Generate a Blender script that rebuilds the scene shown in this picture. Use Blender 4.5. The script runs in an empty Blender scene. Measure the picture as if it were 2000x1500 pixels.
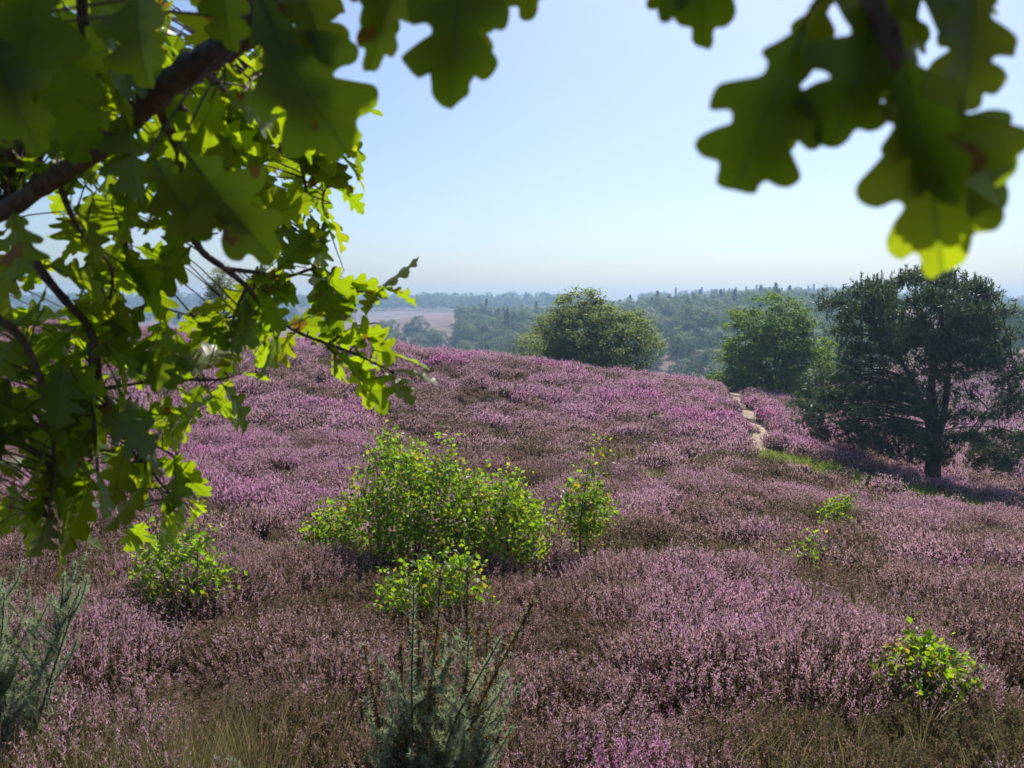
import bpy, math, random
import numpy as np
from mathutils import Vector, Matrix, Quaternion

# ------------------------------------------------------------------ camera, sky, sun, exposure
sc = bpy.context.scene
F, CX, CY, HOR = 1511.0, 1000.0, 750.0, 590.0        # photograph's pixel geometry (2000 x 1500)
PITCH = math.atan((CY - HOR) / F)
cam_d = bpy.data.cameras.new('camera')
cam = bpy.data.objects.new('camera', cam_d)
sc.collection.objects.link(cam)
cam.location = (0, 0, 0)                              # eye level is z = 0
cam.rotation_euler = (math.radians(90) - PITCH, 0, 0)
cam_d.sensor_width = 36.0
cam_d.lens = 36.0 * F / 2000.0
cam_d.clip_start = 0.05
cam_d.clip_end = 20000
cam_d.dof.use_dof = True
cam_d.dof.focus_distance = 9.0
cam_d.dof.aperture_fstop = cam_d.lens / 4.2
sc.camera = cam

SUN_EL, SUN_AZ = math.radians(50), math.radians(22)
SUN = np.array([math.sin(SUN_AZ) * math.cos(SUN_EL), math.cos(SUN_AZ) * math.cos(SUN_EL), math.sin(SUN_EL)])
world = bpy.data.worlds.new('World')
sc.world = world
world.use_nodes = True
nt = world.node_tree
bg = nt.nodes['Background']
sky = nt.nodes.new('ShaderNodeTexSky')
sky.sky_type = 'NISHITA'
sky.sun_disc = False
sky.sun_elevation = SUN_EL
sky.sun_rotation = SUN_AZ
sky.air_density = 1.0
sky.dust_density = 1.6
sky.ozone_density = 5.5
nt.links.new(sky.outputs[0], bg.inputs[0])
bg.inputs[1].default_value = 0.10
sun_d = bpy.data.lights.new('sun', 'SUN')
sun_d.energy = 5.0
sun_d.angle = math.radians(0.53)
sun_d.color = (1.0, 0.95, 0.86)
sun_o = bpy.data.objects.new('sun', sun_d)
sc.collection.objects.link(sun_o)
sun_o.location = (20, 60, 80)
sun_o.rotation_euler = Vector(-SUN).to_track_quat('-Z', 'Y').to_euler()
sc.view_settings.view_transform = 'Standard'
sc.view_settings.look = 'None'
sc.view_settings.gamma = 1.0
sc.view_settings.use_curve_mapping = False
sc.view_settings.exposure = 0.5
sc.render.engine = 'CYCLES'
sc.cycles.use_denoising = True
sc.cycles.max_bounces = 4
sc.cycles.diffuse_bounces = 2
sc.cycles.glossy_bounces = 1
sc.cycles.transmission_bounces = 3
sc.cycles.transparent_max_bounces = 4
sc.cycles.volume_bounces = 0
sc.cycles.use_adaptive_sampling = True
sc.cycles.adaptive_threshold = 0.03
sc.cycles.caustics_reflective = False
sc.cycles.caustics_refractive = False

# ------------------------------------------------------------------ helpers
COL = sc.collection
rng = np.random.default_rng(7)
FWD = np.array([0, math.cos(PITCH), -math.sin(PITCH)])
UPV = np.array([0, math.sin(PITCH), math.cos(PITCH)])
RGT = np.array([1.0, 0, 0])


def P(px, py, d):
    """point seen at a place in the photograph, d metres ahead"""
    r = FWD + RGT * (px - CX) / F + UPV * (CY - py) / F
    return r * (d / r[1])


def smooth(a, b, x):
    t = np.clip((x - a) / (b - a), 0, 1)
    return t * t * (3 - 2 * t)


def vnoise(x, y, seed=0):
    """2-D value noise, 0..1"""
    xi, yi = np.floor(x).astype(np.int64), np.floor(y).astype(np.int64)
    fx, fy = x - xi, y - yi
    fx, fy = fx * fx * (3 - 2 * fx), fy * fy * (3 - 2 * fy)

    def hsh(a, b):
        n = (a * 374761393 + b * 668265263 + seed * 982451653) & 0x7fffffff
        n = ((n ^ (n >> 13)) * 1274126177) & 0x7fffffff
        return ((n ^ (n >> 16)) & 0xffff) / 65535.0
    return ((hsh(xi, yi) * (1 - fx) + hsh(xi + 1, yi) * fx) * (1 - fy)
            + (hsh(xi, yi + 1) * (1 - fx) + hsh(xi + 1, yi + 1) * fx) * fy)


class MB:
    """collects triangles; build() links them as one mesh object"""

    def __init__(self):
        self.v, self.t, self.m, self.a, self.uv, self.n = [], [], [], [], [], 0

    def add(self, v, t, mat=0, a=0.0, uv=None):
        v = np.asarray(v, float).reshape(-1, 3)
        t = np.asarray(t, int).reshape(-1, 3)
        self.v.append(v)
        self.t.append(t + self.n)
        self.m.append(np.full(len(t), mat, int))
        self.a.append(np.broadcast_to(np.asarray(a, float), (len(v),)))
        self.uv.append(np.zeros((len(v), 2)) if uv is None else np.asarray(uv, float))
        self.n += len(v)

    def mesh(self, name, mats, smooth_shade=True, uvs=False):
        v, t = np.concatenate(self.v), np.concatenate(self.t)
        me = bpy.data.meshes.new(name)
        me.vertices.add(len(v))
        me.vertices.foreach_set('co', v.astype(np.float32).ravel())
        me.loops.add(len(t) * 3)
        me.loops.foreach_set('vertex_index', t.astype(np.int32).ravel())
        me.polygons.add(len(t))
        me.polygons.foreach_set('loop_start', np.arange(0, len(t) * 3, 3, dtype=np.int32))
        me.polygons.foreach_set('loop_total', np.full(len(t), 3, dtype=np.int32))
        for m in mats:
            me.materials.append(m)
        me.polygons.foreach_set('material_index', np.concatenate(self.m).astype(np.int32))
        at = me.attributes.new('tone', 'FLOAT', 'POINT')
        at.data.foreach_set('value', np.concatenate(self.a).astype(np.float32))
        if uvs:
            ul = me.uv_layers.new(name='uv')
            ul.data.foreach_set('uv', np.concatenate(self.uv)[t.ravel()].astype(np.float32).ravel())
        me.update(calc_edges=True)
        if smooth_shade:
            me.polygons.foreach_set('use_smooth', np.ones(len(t), bool))
        return me

    def build(self, name, mats, parent=None, **kw):
        o = bpy.data.objects.new(name, self.mesh(name, mats, **kw))
        COL.objects.link(o)
        if parent is not None:
            o.parent = parent
        return o


def tag(o, label=None, cat=None, group=None, kind=None):
    if label:
        o['label'] = label
    if cat:
        o['category'] = cat
    if group:
        o['group'] = group
    if kind:
        o['kind'] = kind
    return o


def empty(name, loc):
    o = bpy.data.objects.new(name, None)
    COL.objects.link(o)
    o.location = loc
    o.empty_display_size = 0.2
    return o


def unit(a):
    return a / np.maximum(np.linalg.norm(a, axis=-1, keepdims=True), 1e-9)


def spline(pts, n=8):
    """Catmull-Rom through the points (any dimension)"""
    p = np.asarray(pts, float)
    p = np.vstack([2 * p[0] - p[1], p, 2 * p[-1] - p[-2]])
    out = []
    for i in range(1, len(p) - 2):
        for k in range(n):
            t = k / n
            a, b, c, d = p[i - 1], p[i], p[i + 1], p[i + 2]
            out.append(0.5 * ((2 * b) + (c - a) * t + (2 * a - 5 * b + 4 * c - d) * t * t + (3 * b - a - 3 * c + d) * t ** 3))
    out.append(p[-2])
    return np.array(out)


def tube(mb, pts, r0, r1, sides=6, mat=0, wob=0.0, a=0.0):
    pts = np.asarray(pts, float)
    n = len(pts)
    tan = unit(np.gradient(pts, axis=0))
    ref = np.array([0.31, 0.17, 0.93]) if abs(tan[:, 2]).mean() < 0.8 else np.array([0.93, 0.2, 0.1])
    u = unit(np.cross(tan, ref))
    w = np.cross(tan, u)
    rad = r0 + (r1 - r0) * np.linspace(0, 1, n)
    if wob:
        rad = rad * (1 + wob * (rng.random(n) - 0.5) * 2)
    an = np.arange(sides) * 2 * math.pi / sides
    ring = u[:, None, :] * np.cos(an)[None, :, None] + w[:, None, :] * np.sin(an)[None, :, None]
    v = (pts[:, None, :] + ring * rad[:, None, None]).reshape(-1, 3)
    i, j = np.meshgrid(np.arange(n - 1), np.arange(sides), indexing='ij')
    A, B = (i * sides + j).ravel(), (i * sides + (j + 1) % sides).ravel()
    t = np.vstack([np.stack([A, B, A + sides], 1), np.stack([B, B + sides, A + sides], 1)])
    mb.add(v, t, mat, a)


def rand_dir(n, g=rng):
    return unit(g.normal(size=(n, 3)))


def quads(mb, c, size, nrm, ax=None, aspect=0.6, mat=0, a=0.0, fold=0.15, g=rng):
    """a cloud of folded diamond leaves: one at each c"""
    n = len(c)
    if ax is None:
        ax = rand_dir(n, g)
    ax = unit(ax - nrm * (ax * nrm).sum(1, keepdims=True))
    sd = np.cross(nrm, ax)
    s = np.broadcast_to(np.asarray(size, float), (n,))[:, None]
    v = np.stack([c - ax * s * 0.5, c + sd * s * aspect * 0.5 + nrm * s * fold, c + ax * s * 0.5,
                  c - sd * s * aspect * 0.5 + nrm * s * fold], 1)
    b = (np.arange(n) * 4)[:, None]
    t = np.concatenate([b + [0, 1, 2], b + [0, 2, 3]])
    av = np.repeat(np.broadcast_to(np.asarray(a, float), (n,)), 4)
    mb.add(v.reshape(-1, 3), t, mat, av)


def needles(mb, base, dirs, length, width, mat=0, a=0.0, g=rng):
    """thin triangles from base along dirs"""
    n = len(base)
    L = np.broadcast_to(np.asarray(length, float), (n,))[:, None]
    W = np.broadcast_to(np.asarray(width, float), (n,))[:, None]
    sd = unit(np.cross(dirs, rand_dir(n, g)))
    v = np.stack([base - sd * W * 0.5, base + sd * W * 0.5, base + dirs * L], 1)
    t = np.arange(n * 3).reshape(-1, 3)
    mb.add(v.reshape(-1, 3), t, mat, np.repeat(np.broadcast_to(np.asarray(a, float), (n,)), 3))


# ------------------------------------------------------------------ materials
def new_mat(name):
    m = bpy.data.materials.new(name)
    m.use_nodes = True
    t = m.node_tree
    t.nodes.clear()
    return m, t, (lambda k: t.nodes.new('ShaderNode' + k)), t.links.new


def ramp(N, stops):
    r = N('ValToRGB')
    while len(r.color_ramp.elements) < len(stops):
        r.color_ramp.elements.new(0.5)
    for e, (p, c) in zip(r.color_ramp.elements, stops):
        e.position = p
        e.color = (*c, 1)
    return r


def leaf_material(name, cols, trans, fac=0.45, rough=0.45, spec=0.35, per='tone', noise=None):
    """foliage: reflective and translucent; colour varies with the tone attribute or per object"""
    m, t, N, L = new_mat(name)
    if per == 'tone':
        at = N('Attribute')
        at.attribute_name = 'tone'
        src = at.outputs['Fac']
    else:
        src = N('ObjectInfo').outputs['Random']
    if noise:
        ge, nz = N('NewGeometry'), N('TexNoise')
        nz.inputs['Scale'].default_value = noise
        nz.inputs['Detail'].default_value = 2
        L(ge.outputs['Position'], nz.inputs['Vector'])
        ad = N('Math')
        ad.operation = 'MULTIPLY_ADD'
        ad.inputs[1].default_value = 0.5
        L(nz.outputs['Fac'], ad.inputs[0])
        mu = N('Math')
        mu.operation = 'MULTIPLY'
        mu.inputs[1].default_value = 0.5
        L(src, mu.inputs[0])
        L(mu.outputs[0], ad.inputs[2])
        src = ad.outputs[0]
    n = len(cols)
    r1 = ramp(N, [(i / max(1, n - 1), c) for i, c in enumerate(cols)])
    r2 = ramp(N, [(i / max(1, n - 1), c) for i, c in enumerate(trans)])
    L(src, r1.inputs[0])
    L(src, r2.inputs[0])
    pb, tr, mx, out = N('BsdfPrincipled'), N('BsdfTranslucent'), N('MixShader'), N('OutputMaterial')
    pb.inputs['Roughness'].default_value = rough
    pb.inputs['Specular IOR Level'].default_value = spec
    L(r1.outputs[0], pb.inputs['Base Color'])
    L(r2.outputs[0], tr.inputs['Color'])
    mx.inputs[0].default_value = fac
    L(pb.outputs[0], mx.inputs[1])
    L(tr.outputs[0], mx.inputs[2])
    L(mx.outputs[0], out.inputs[0])
    return m


def bark_material(name, c0, c1, scale=30, bump=0.6):
    m, t, N, L = new_mat(name)
    tc, nz, bm, pb, out = N('TexCoord'), N('TexNoise'), N('Bump'), N('BsdfPrincipled'), N('OutputMaterial')
    nz.inputs['Scale'].default_value = scale
    nz.inputs['Detail'].default_value = 6
    L(tc.outputs['Object'], nz.inputs['Vector'])
    r = ramp(N, [(0.3, c0), (0.7, c1)])
    L(nz.outputs['Fac'], r.inputs[0])
    L(r.outputs[0], pb.inputs['Base Color'])
    bm.inputs['Strength'].default_value = bump
    bm.inputs['Distance'].default_value = 0.02
    L(nz.outputs['Fac'], bm.inputs['Height'])
    L(bm.outputs[0], pb.inputs['Normal'])
    pb.inputs['Roughness'].default_value = 0.85
    L(pb.outputs[0], out.inputs[0])
    return m


def heather_material(name, k=1.0):
    """tone < 0.5: woody stems and scale leaves; tone > 0.5: flowers, in patches of bloom across the heath"""
    m, t, N, L = new_mat(name)
    ge = N('NewGeometry')
    sep = N('Attribute')
    sep.attribute_name = 'tone'
    n3 = N('TexNoise')
    n3.inputs['Scale'].default_value = 7.0
    n3.inputs['Detail'].default_value = 1
    L(ge.outputs['Position'], n3.inputs['Vector'])
    bl = N('Attribute')
    bl.attribute_type = 'INSTANCER'
    bl.attribute_name = 'bloom'

    def math_(op, a, b=None, c=None):
        x = N('Math')
        x.operation = op
        for i, q in enumerate((a, b, c)):
            if q is None:
                continue
            if isinstance(q, (int, float)):
                x.inputs[i].default_value = q
            else:
                L(q, x.inputs[i])
        return x.outputs[0]
    v = math_('MULTIPLY_ADD', n3.outputs['Fac'], 0.30, -0.15)
    v = math_('ADD', v, bl.outputs['Fac'])
    v = math_('ADD', v, math_('MULTIPLY_ADD', sep.outputs['Fac'], 1.0, -0.76))
    fl = ramp(N, [(0.0, (0.15, 0.15, 0.06)), (0.12, (0.16, 0.12, 0.06)), (0.25, (0.24, 0.155, 0.11)), (0.45, (0.43, 0.265, 0.24)),
                  (0.62, (0.58, 0.365, 0.42)), (0.85, (0.65, 0.37, 0.515)), (1.0, (0.62, 0.20, 0.45))])
    L(v, fl.inputs[0])
    st = ramp(N, [(0.0, (0.08, 0.055, 0.035)), (0.5, (0.095, 0.085, 0.035)), (1.0, (0.15, 0.125, 0.06))])
    L(math_('MULTIPLY', sep.outputs['Fac'], 2.0), st.inputs[0])
    gt = math_('GREATER_THAN', sep.outputs['Fac'], 0.5)
    mixc = N('MixRGB')
    L(gt, mixc.inputs[0])
    L(st.outputs[0], mixc.inputs[1])
    L(fl.outputs[0], mixc.inputs[2])
    df, tr, mx, out = N('BsdfDiffuse'), N('BsdfTranslucent'), N('MixShader'), N('OutputMaterial')
    L(mixc.outputs[0], df.inputs['Color'])
    L(mixc.outputs[0], tr.inputs['Color'])
    L(math_('MULTIPLY', gt, 0.55), mx.inputs[0])
    L(df.outputs[0], mx.inputs[1])
    L(tr.outputs[0], mx.inputs[2])
    L(mx.outputs[0], out.inputs[0])
    return m


def ground_material():
    m, t, N, L = new_mat('heath_ground')
    ge, n1, n2, pb, out, bm = N('NewGeometry'), N('TexNoise'), N('TexNoise'), N('BsdfPrincipled'), N('OutputMaterial'), N('Bump')
    n1.inputs['Scale'].default_value = 0.05
    n1.inputs['Detail'].default_value = 5
    n2.inputs['Scale'].default_value = 1.3
    n2.inputs['Detail'].default_value = 6
    L(ge.outputs['Position'], n1.inputs['Vector'])
    L(ge.outputs['Position'], n2.inputs['Vector'])
    far = ramp(N, [(0.35, (0.13, 0.10, 0.06)), (0.5, (0.19, 0.13, 0.12)), (0.62, (0.24, 0.155, 0.18)), (0.75, (0.17, 0.13, 0.08))])
    near = ramp(N, [(0.3, (0.035, 0.026, 0.018)), (0.7, (0.10, 0.075, 0.05))])
    L(n1.outputs['Fac'], far.inputs[0])
    L(n2.outputs['Fac'], near.inputs[0])
    at = N('Attribute')
    at.attribute_name = 'tone'                       # 0 bare soil under the heather, 1 distant heath
    mx = N('MixRGB')
    L(at.outputs['Fac'], mx.inputs[0])
    L(near.outputs[0], mx.inputs[1])
    L(far.outputs[0], mx.inputs[2])
    L(mx.outputs[0], pb.inputs['Base Color'])
    pb.inputs['Roughness'].default_value = 0.95
    pb.inputs['Specular IOR Level'].default_value = 0.1
    bm.inputs['Strength'].default_value = 0.5
    L(n2.outputs['Fac'], bm.inputs['Height'])
    L(bm.outputs[0], pb.inputs['Normal'])
    L(pb.outputs[0], out.inputs[0])
    return m


def sand_material():
    m, t, N, L = new_mat('sand')
    ge, n1, pb, out, bm = N('NewGeometry'), N('TexNoise'), N('BsdfPrincipled'), N('OutputMaterial'), N('Bump')
    n1.inputs['Scale'].default_value = 2.2
    n1.inputs['Detail'].default_value = 8
    L(ge.outputs['Position'], n1.inputs['Vector'])
    r = ramp(N, [(0.3, (0.17, 0.125, 0.08)), (0.55, (0.31, 0.245, 0.17)), (0.75, (0.40, 0.325, 0.235))])
    L(n1.outputs['Fac'], r.inputs[0])
    L(r.outputs[0], pb.inputs['Base Color'])
    pb.inputs['Roughness'].default_value = 0.95
    bm.inputs['Strength'].default_value = 0.7
    bm.inputs['Distance'].default_value = 0.1
    L(n1.outputs['Fac'], bm.inputs['Height'])
    L(bm.outputs[0], pb.inputs['Normal'])
    L(pb.outputs[0], out.inputs[0])
    return m


def oak_leaf_material():
    m, t, N, L = new_mat('oak_leaf')
    uvn, sp, inf = N('UVMap'), N('SeparateXYZ'), N('ObjectInfo')
    uvn.uv_map = 'uv'
    L(uvn.outputs[0], sp.inputs[0])

    def math_(op, a, b=None, c=None):
        x = N('Math')
        x.operation = op
        for i, q in enumerate((a, b, c)):
            if q is None:
                continue
            if isinstance(q, (int, float)):
                x.inputs[i].default_value = q
            else:
                L(q, x.inputs[i])
        return x.outputs[0]
    w = math_('ABSOLUTE', sp.outputs[1])
    mid = math_('LESS_THAN', w, 0.012)
    side = math_('FRACT', math_('MULTIPLY', math_('SUBTRACT', sp.outputs[0], math_('MULTIPLY', w, 0.75)), 7.0))
    side = math_('LESS_THAN', side, 0.055)
    vein = math_('MAXIMUM', mid, math_('MULTIPLY', side, 0.6))
    tc, nz, nz2 = N('TexCoord'), N('TexNoise'), N('TexNoise')
    nz.inputs['Scale'].default_value = 22
    nz.inputs['Detail'].default_value = 3
    nz2.inputs['Scale'].default_value = 9
    geo = N('NewGeometry')
    L(geo.outputs['Position'], nz.inputs['Vector'])
    L(geo.outputs['Position'], nz2.inputs['Vector'])
    at = N('Attribute')
    at.attribute_name = 'tone'
    rnd = math_('ADD', math_('MULTIPLY', inf.outputs['Random'], 0.7), math_('MULTIPLY', at.outputs['Fac'], 0.3))
    base = ramp(N, [(0.0, (0.026, 0.047, 0.010)), (0.6, (0.038, 0.062, 0.013)), (1.0, (0.06, 0.08, 0.018))])
    tran = ramp(N, [(0.0, (0.26, 0.44, 0.006)), (0.6, (0.42, 0.56, 0.008)), (0.93, (0.56, 0.59, 0.012)), (1.0, (0.58, 0.46, 0.02))])
    L(rnd, base.inputs[0])
    L(rnd, tran.inputs[0])

    def over(fac, col, src):
        mx = N('MixRGB')
        L(fac, mx.inputs[0])
        L(src, mx.inputs[1])
        mx.inputs[2].default_value = (*col, 1)
        return mx.outputs[0]
    brown = math_('MULTIPLY', math_('GREATER_THAN', nz.outputs['Fac'], 0.68), 0.85)
    b = over(math_('MULTIPLY', vein, 0.4), (0.12, 0.17, 0.05), base.outputs[0])
    b = over(brown, (0.16, 0.07, 0.02), b)
    tr_c = over(math_('MULTIPLY', vein, 0.55), (0.12, 0.24, 0.01), tran.outputs[0])
    tr_c = over(brown, (0.30, 0.12, 0.02), tr_c)
    bm = N('Bump')
    bm.inputs['Strength'].default_value = 0.3
    bm.inputs['Distance'].default_value = 0.002
    L(vein, bm.inputs['Height'])
    pb, tr, mx, out = N('BsdfPrincipled'), N('BsdfTranslucent'), N('MixShader'), N('OutputMaterial')
    pb.inputs['Roughness'].default_value = 0.42
    pb.inputs['Specular IOR Level'].default_value = 0.4
    L(b, pb.inputs['Base Color'])
    L(tr_c, tr.inputs['Color'])
    L(bm.outputs[0], pb.inputs['Normal'])
    mx.inputs[0].default_value = 0.5
    L(pb.outputs[0], mx.inputs[1])
    L(tr.outputs[0], mx.inputs[2])
    L(mx.outputs[0], out.inputs[0])
    return m


M_ground = ground_material()
M_sand = sand_material()
M_heather = heather_material('heather')
M_dry = leaf_material('dry_grass', [(0.09, 0.095, 0.03), (0.16, 0.15, 0.06), (0.36, 0.30, 0.18)],
                      [(0.14, 0.12, 0.03), (0.26, 0.2, 0.07), (0.42, 0.32, 0.16)], 0.4, 0.7, 0.15)
M_green = leaf_material('green_grass', [(0.09, 0.13, 0.025), (0.14, 0.17, 0.035), (0.22, 0.20, 0.08)],
                        [(0.22, 0.36, 0.02), (0.3, 0.42, 0.04), (0.34, 0.36, 0.08)], 0.45, 0.6, 0.2)
M_birch = leaf_material('birch_leaf', [(0.045, 0.085, 0.018), (0.06, 0.11, 0.02), (0.10, 0.13, 0.02), (0.30, 0.20, 0.03)],
                        [(0.19, 0.40, 0.01), (0.30, 0.52, 0.015), (0.44, 0.60, 0.02), (0.70, 0.45, 0.03)], 0.5, 0.42, 0.4)
M_oakfar = leaf_material('crown_leaf', [(0.06, 0.10, 0.022), (0.085, 0.135, 0.028), (0.12, 0.16, 0.04)],
                         [(0.20, 0.36, 0.02), (0.28, 0.44, 0.03), (0.38, 0.5, 0.04)], 0.4, 0.6, 0.15)
M_birchfar = leaf_material('pale_crown_leaf', [(0.09, 0.125, 0.04), (0.13, 0.16, 0.055), (0.18, 0.195, 0.075)],
                           [(0.26, 0.36, 0.06), (0.34, 0.42, 0.08), (0.42, 0.46, 0.12)], 0.38, 0.6, 0.15)
M_pine = leaf_material('pine_needle', [(0.035, 0.06, 0.026), (0.055, 0.084, 0.037), (0.09, 0.125, 0.055)],
                       [(0.05, 0.095, 0.025), (0.075, 0.13, 0.035), (0.11, 0.17, 0.05)], 0.3, 0.45, 0.35)
M_wood = leaf_material('wood_leaf', [(0.04, 0.075, 0.02), (0.07, 0.11, 0.032), (0.11, 0.15, 0.045)],
                       [(0.10, 0.2, 0.02), (0.16, 0.27, 0.03), (0.22, 0.33, 0.05)], 0.3, 0.6, 0.2, per='obj', noise=0.5)
M_conifer = leaf_material('conifer_needle', [(0.025, 0.045, 0.025), (0.04, 0.065, 0.035)],
                          [(0.03, 0.06, 0.02), (0.05, 0.08, 0.03)], 0.2, 0.6, 0.2, per='obj')
M_gorse = leaf_material('gorse_spine', [(0.16, 0.21, 0.12), (0.25, 0.30, 0.18), (0.36, 0.40, 0.25)],
                        [(0.22, 0.29, 0.14), (0.32, 0.39, 0.20), (0.42, 0.48, 0.26)], 0.5, 0.5, 0.3)
M_pod = leaf_material('gorse_pod', [(0.10, 0.05, 0.02), (0.22, 0.12, 0.04), (0.42, 0.26, 0.07)],
                      [(0.12, 0.06, 0.02), (0.24, 0.13, 0.04), (0.42, 0.25, 0.06)], 0.3, 0.6, 0.2)
M_bark = bark_material('oak_bark', (0.05, 0.038, 0.03), (0.16, 0.125, 0.10), 60)
M_pbark = bark_material('pine_bark', (0.035, 0.026, 0.022), (0.11, 0.08, 0.065), 6)
M_twig = bark_material('twig', (0.05, 0.033, 0.025), (0.13, 0.09, 0.07), 60)
M_oakleaf = oak_leaf_material()

# ------------------------------------------------------------------ terrain
def tps_fit(xy, z, lam):
    d = np.linalg.norm(xy[:, None] - xy[None], axis=2)
    K = np.where(d > 0, d * d * np.log(np.maximum(d, 1e-9)), 0) + lam * np.eye(len(xy))
    Q = np.hstack([np.ones((len(xy), 1)), xy])
    A = np.block([[K, Q], [Q.T, np.zeros((3, 3))]])
    s = np.linalg.solve(A, np.concatenate([z, np.zeros(3)]))

    def f(p):
        out = np.empty(len(p))
        for i in range(0, len(p), 20000):
            q = p[i:i + 20000]
            dd = np.linalg.norm(q[:, None] - xy[None], axis=2)
            kk = np.where(dd > 0, dd * dd * np.log(np.maximum(dd, 1e-9)), 0)
            out[i:i + 20000] = kk @ s[:-3] + s[-3] + q @ s[-2:]
        return out
    return f


near_px = [(-300, 1500, 3.2), (0, 1500, 3.2), (1000, 1500, 3.2), (2000, 1500, 3.2), (2300, 1500, 3.2),
           (0, 1300, 4.7), (500, 1300, 4.7), (1000, 1300, 4.7), (1500, 1300, 4.7), (2000, 1300, 4.8),
           (-200, 1100, 7.6), (300, 1100, 7.8), (600, 1100, 8.0), (1000, 1100, 8.4), (1450, 1100, 9.0), (1818, 1100, 10), (2200, 1110, 10),
           (0, 880, 16), (300, 890, 16.5), (600, 900, 17), (800, 900, 18), (1000, 900, 20), (1200, 915, 21),
           (0, 760, 26), (300, 770, 27), (600, 780, 28), (800, 785, 30), (1000, 800, 32), (1200, 815, 32),
           (-100, 610, 42), (280, 640, 42), (460, 668, 42), (620, 674, 42), (750, 676, 42), (850, 688, 43), (1000, 702, 44), (1150, 724, 45),
           (1280, 742, 45), (1400, 762, 44), (1450, 775, 43),
           (1450, 960, 18), (1500, 885, 27), (1480, 840, 32), (1460, 805, 37), (1560, 788, 44), (1640, 815, 42), (1620, 900, 27),
           (1818, 1000, 20), (1818, 946, 31), (1830, 890, 43), (1900, 836, 68), (2000, 985, 26), (2050, 900, 48), (2100, 850, 66)]
nc = []
for a, b, d in near_px:
    p = P(a, b, d)
    nc.append((p[0], p[1], p[2] - 0.30))
nc += [(0, 0, -1.66), (6, 0, -1.75), (-6, 0, -1.62), (0, -6, -1.3), (9, -6, -1.5), (-9, -6, -1.3)]
for px, d, z in ((-100, 75, -6), (300, 72, -8), (750, 70, -9), (1150, 60, -6.6), (1150, 72, -9.5), (1480, 56, -7.3), (1510, 72, -10.5), (750, 54, -4.6),
                 (300, 54, -4.0), (1800, 85, -12), (2200, 80, -12), (-400, 40, 0.5), (2400, 40, -9)):
    nc.append((P(px, HOR, d)[0], d, z))
nc = np.array(nc)
f_near = tps_fit(nc[:, :2], nc[:, 2], 0.3)
fc = []
for px, d, z in ((800, 110, -19), (800, 170, -26), (800, 250, -26), (850, 350, -22), (300, 120, -18), (300, 250, -24), (300, 450, -22),
                 (880, 420, -15), (900, 500, -6.5), (780, 500, -11), (1000, 500, -11), (640, 480, -14), (850, 640, -16),
                 (1000, 170, -27), (1000, 280, -24), (1000, 340, -18), (1300, 110, -20), (1300, 170, -26), (1300, 220, -22), (1300, 280, -16),
                 (1300, 340, -11), (1300, 430, -9), (1500, 110, -17), (1500, 200, -23), (1500, 340, -8), (1500, 430, -5), (1680, 340, -8), (1680, 430, -5),
                 (1700, 180, -18), (2000, 110, -11.5), (2000, 160, -12), (2200, 130, -11), (1850, 130, -11.5), (2000, 300, -13),
                 (1500, 800, 1), (1650, 800, 2), (1350, 820, -3), (2000, 800, -8), (2400, 800, -8),
                 (-300, 900, -4), (100, 900, -4), (400, 900, -5), (700, 900, -5), (1050, 900, -5), (1100, 1300, -4), (300, 1300, -8),
                 (-500, 300, -15), (-1000, 2500, -25), (500, 2500, -25), (1000, 2500, -25), (1500, 2500, -25), (3000, 2500, -25)):
    fc.append((P(px, HOR, d)[0], d, z))
for x, y, z in ((0, -300, -6), (400, 0, -15), (-400, 0, -10), (0, -2500, -20), (2500, 0, -20), (-2500, 0, -20), (2500, -2500, -20), (-2500, -2500, -20), (120, 20, -10), (-120, 20, -6), (0, -90, -3)):
    fc.append((x, y, z))
fc = np.array(fc)
f_far = tps_fit(fc[:, :2], fc[:, 2], 30.0)


def h(x, y):
    x, y = np.asarray(x, float), np.asarray(y, float)
    p = np.stack([x.ravel(), y.ravel()], 1)
    d = np.linalg.norm(p, axis=1)
    w = smooth(66, 100, d)
    z = np.empty(len(p))
    a = f_far(p)
    nr = d < 100
    z[:] = a
    if nr.any():
        b = f_near(p[nr])
        # low hummocks of the heath
        b = b + (vnoise(p[nr, 0] * 0.55, p[nr, 1] * 0.55, 3) - 0.5) * 0.22 * smooth(3, 9, d[nr])
        z[nr] = b * (1 - w[nr]) + a[nr] * w[nr]
    z = np.clip(z, -30, 12)
    return z.reshape(x.shape)


def hz(x, y):
    return float(h(np.array([x]), np.array([y]))[0])


def on_ground(px, d):
    """ground point at column px of the photograph, d metres ahead"""
    x = (px - CX) / F * d / math.cos(PITCH)
    for _ in range(4):                               # column depends slightly on height
        z = hz(x, d)
        q = np.array([x, d, z])
        x = (px - CX) / F * (q @ FWD)
    return np.array([x, d, hz(x, d)])


def ground_at(px, row, lift=0.25):
    """ground point whose heather top is seen at this place in the photograph"""
    r = FWD + RGT * (px - CX) / F + UPV * (CY - row) / F
    r = r / r[1]
    y = np.linspace(2.0, 60, 2400)
    hit = np.nonzero(r[2] * y <= h(r[0] * y, y) + lift)[0]
    d = y[hit[0]] if len(hit) else 40.0
    return np.array([r[0] * d, d, hz(r[0] * d, d)])


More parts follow.
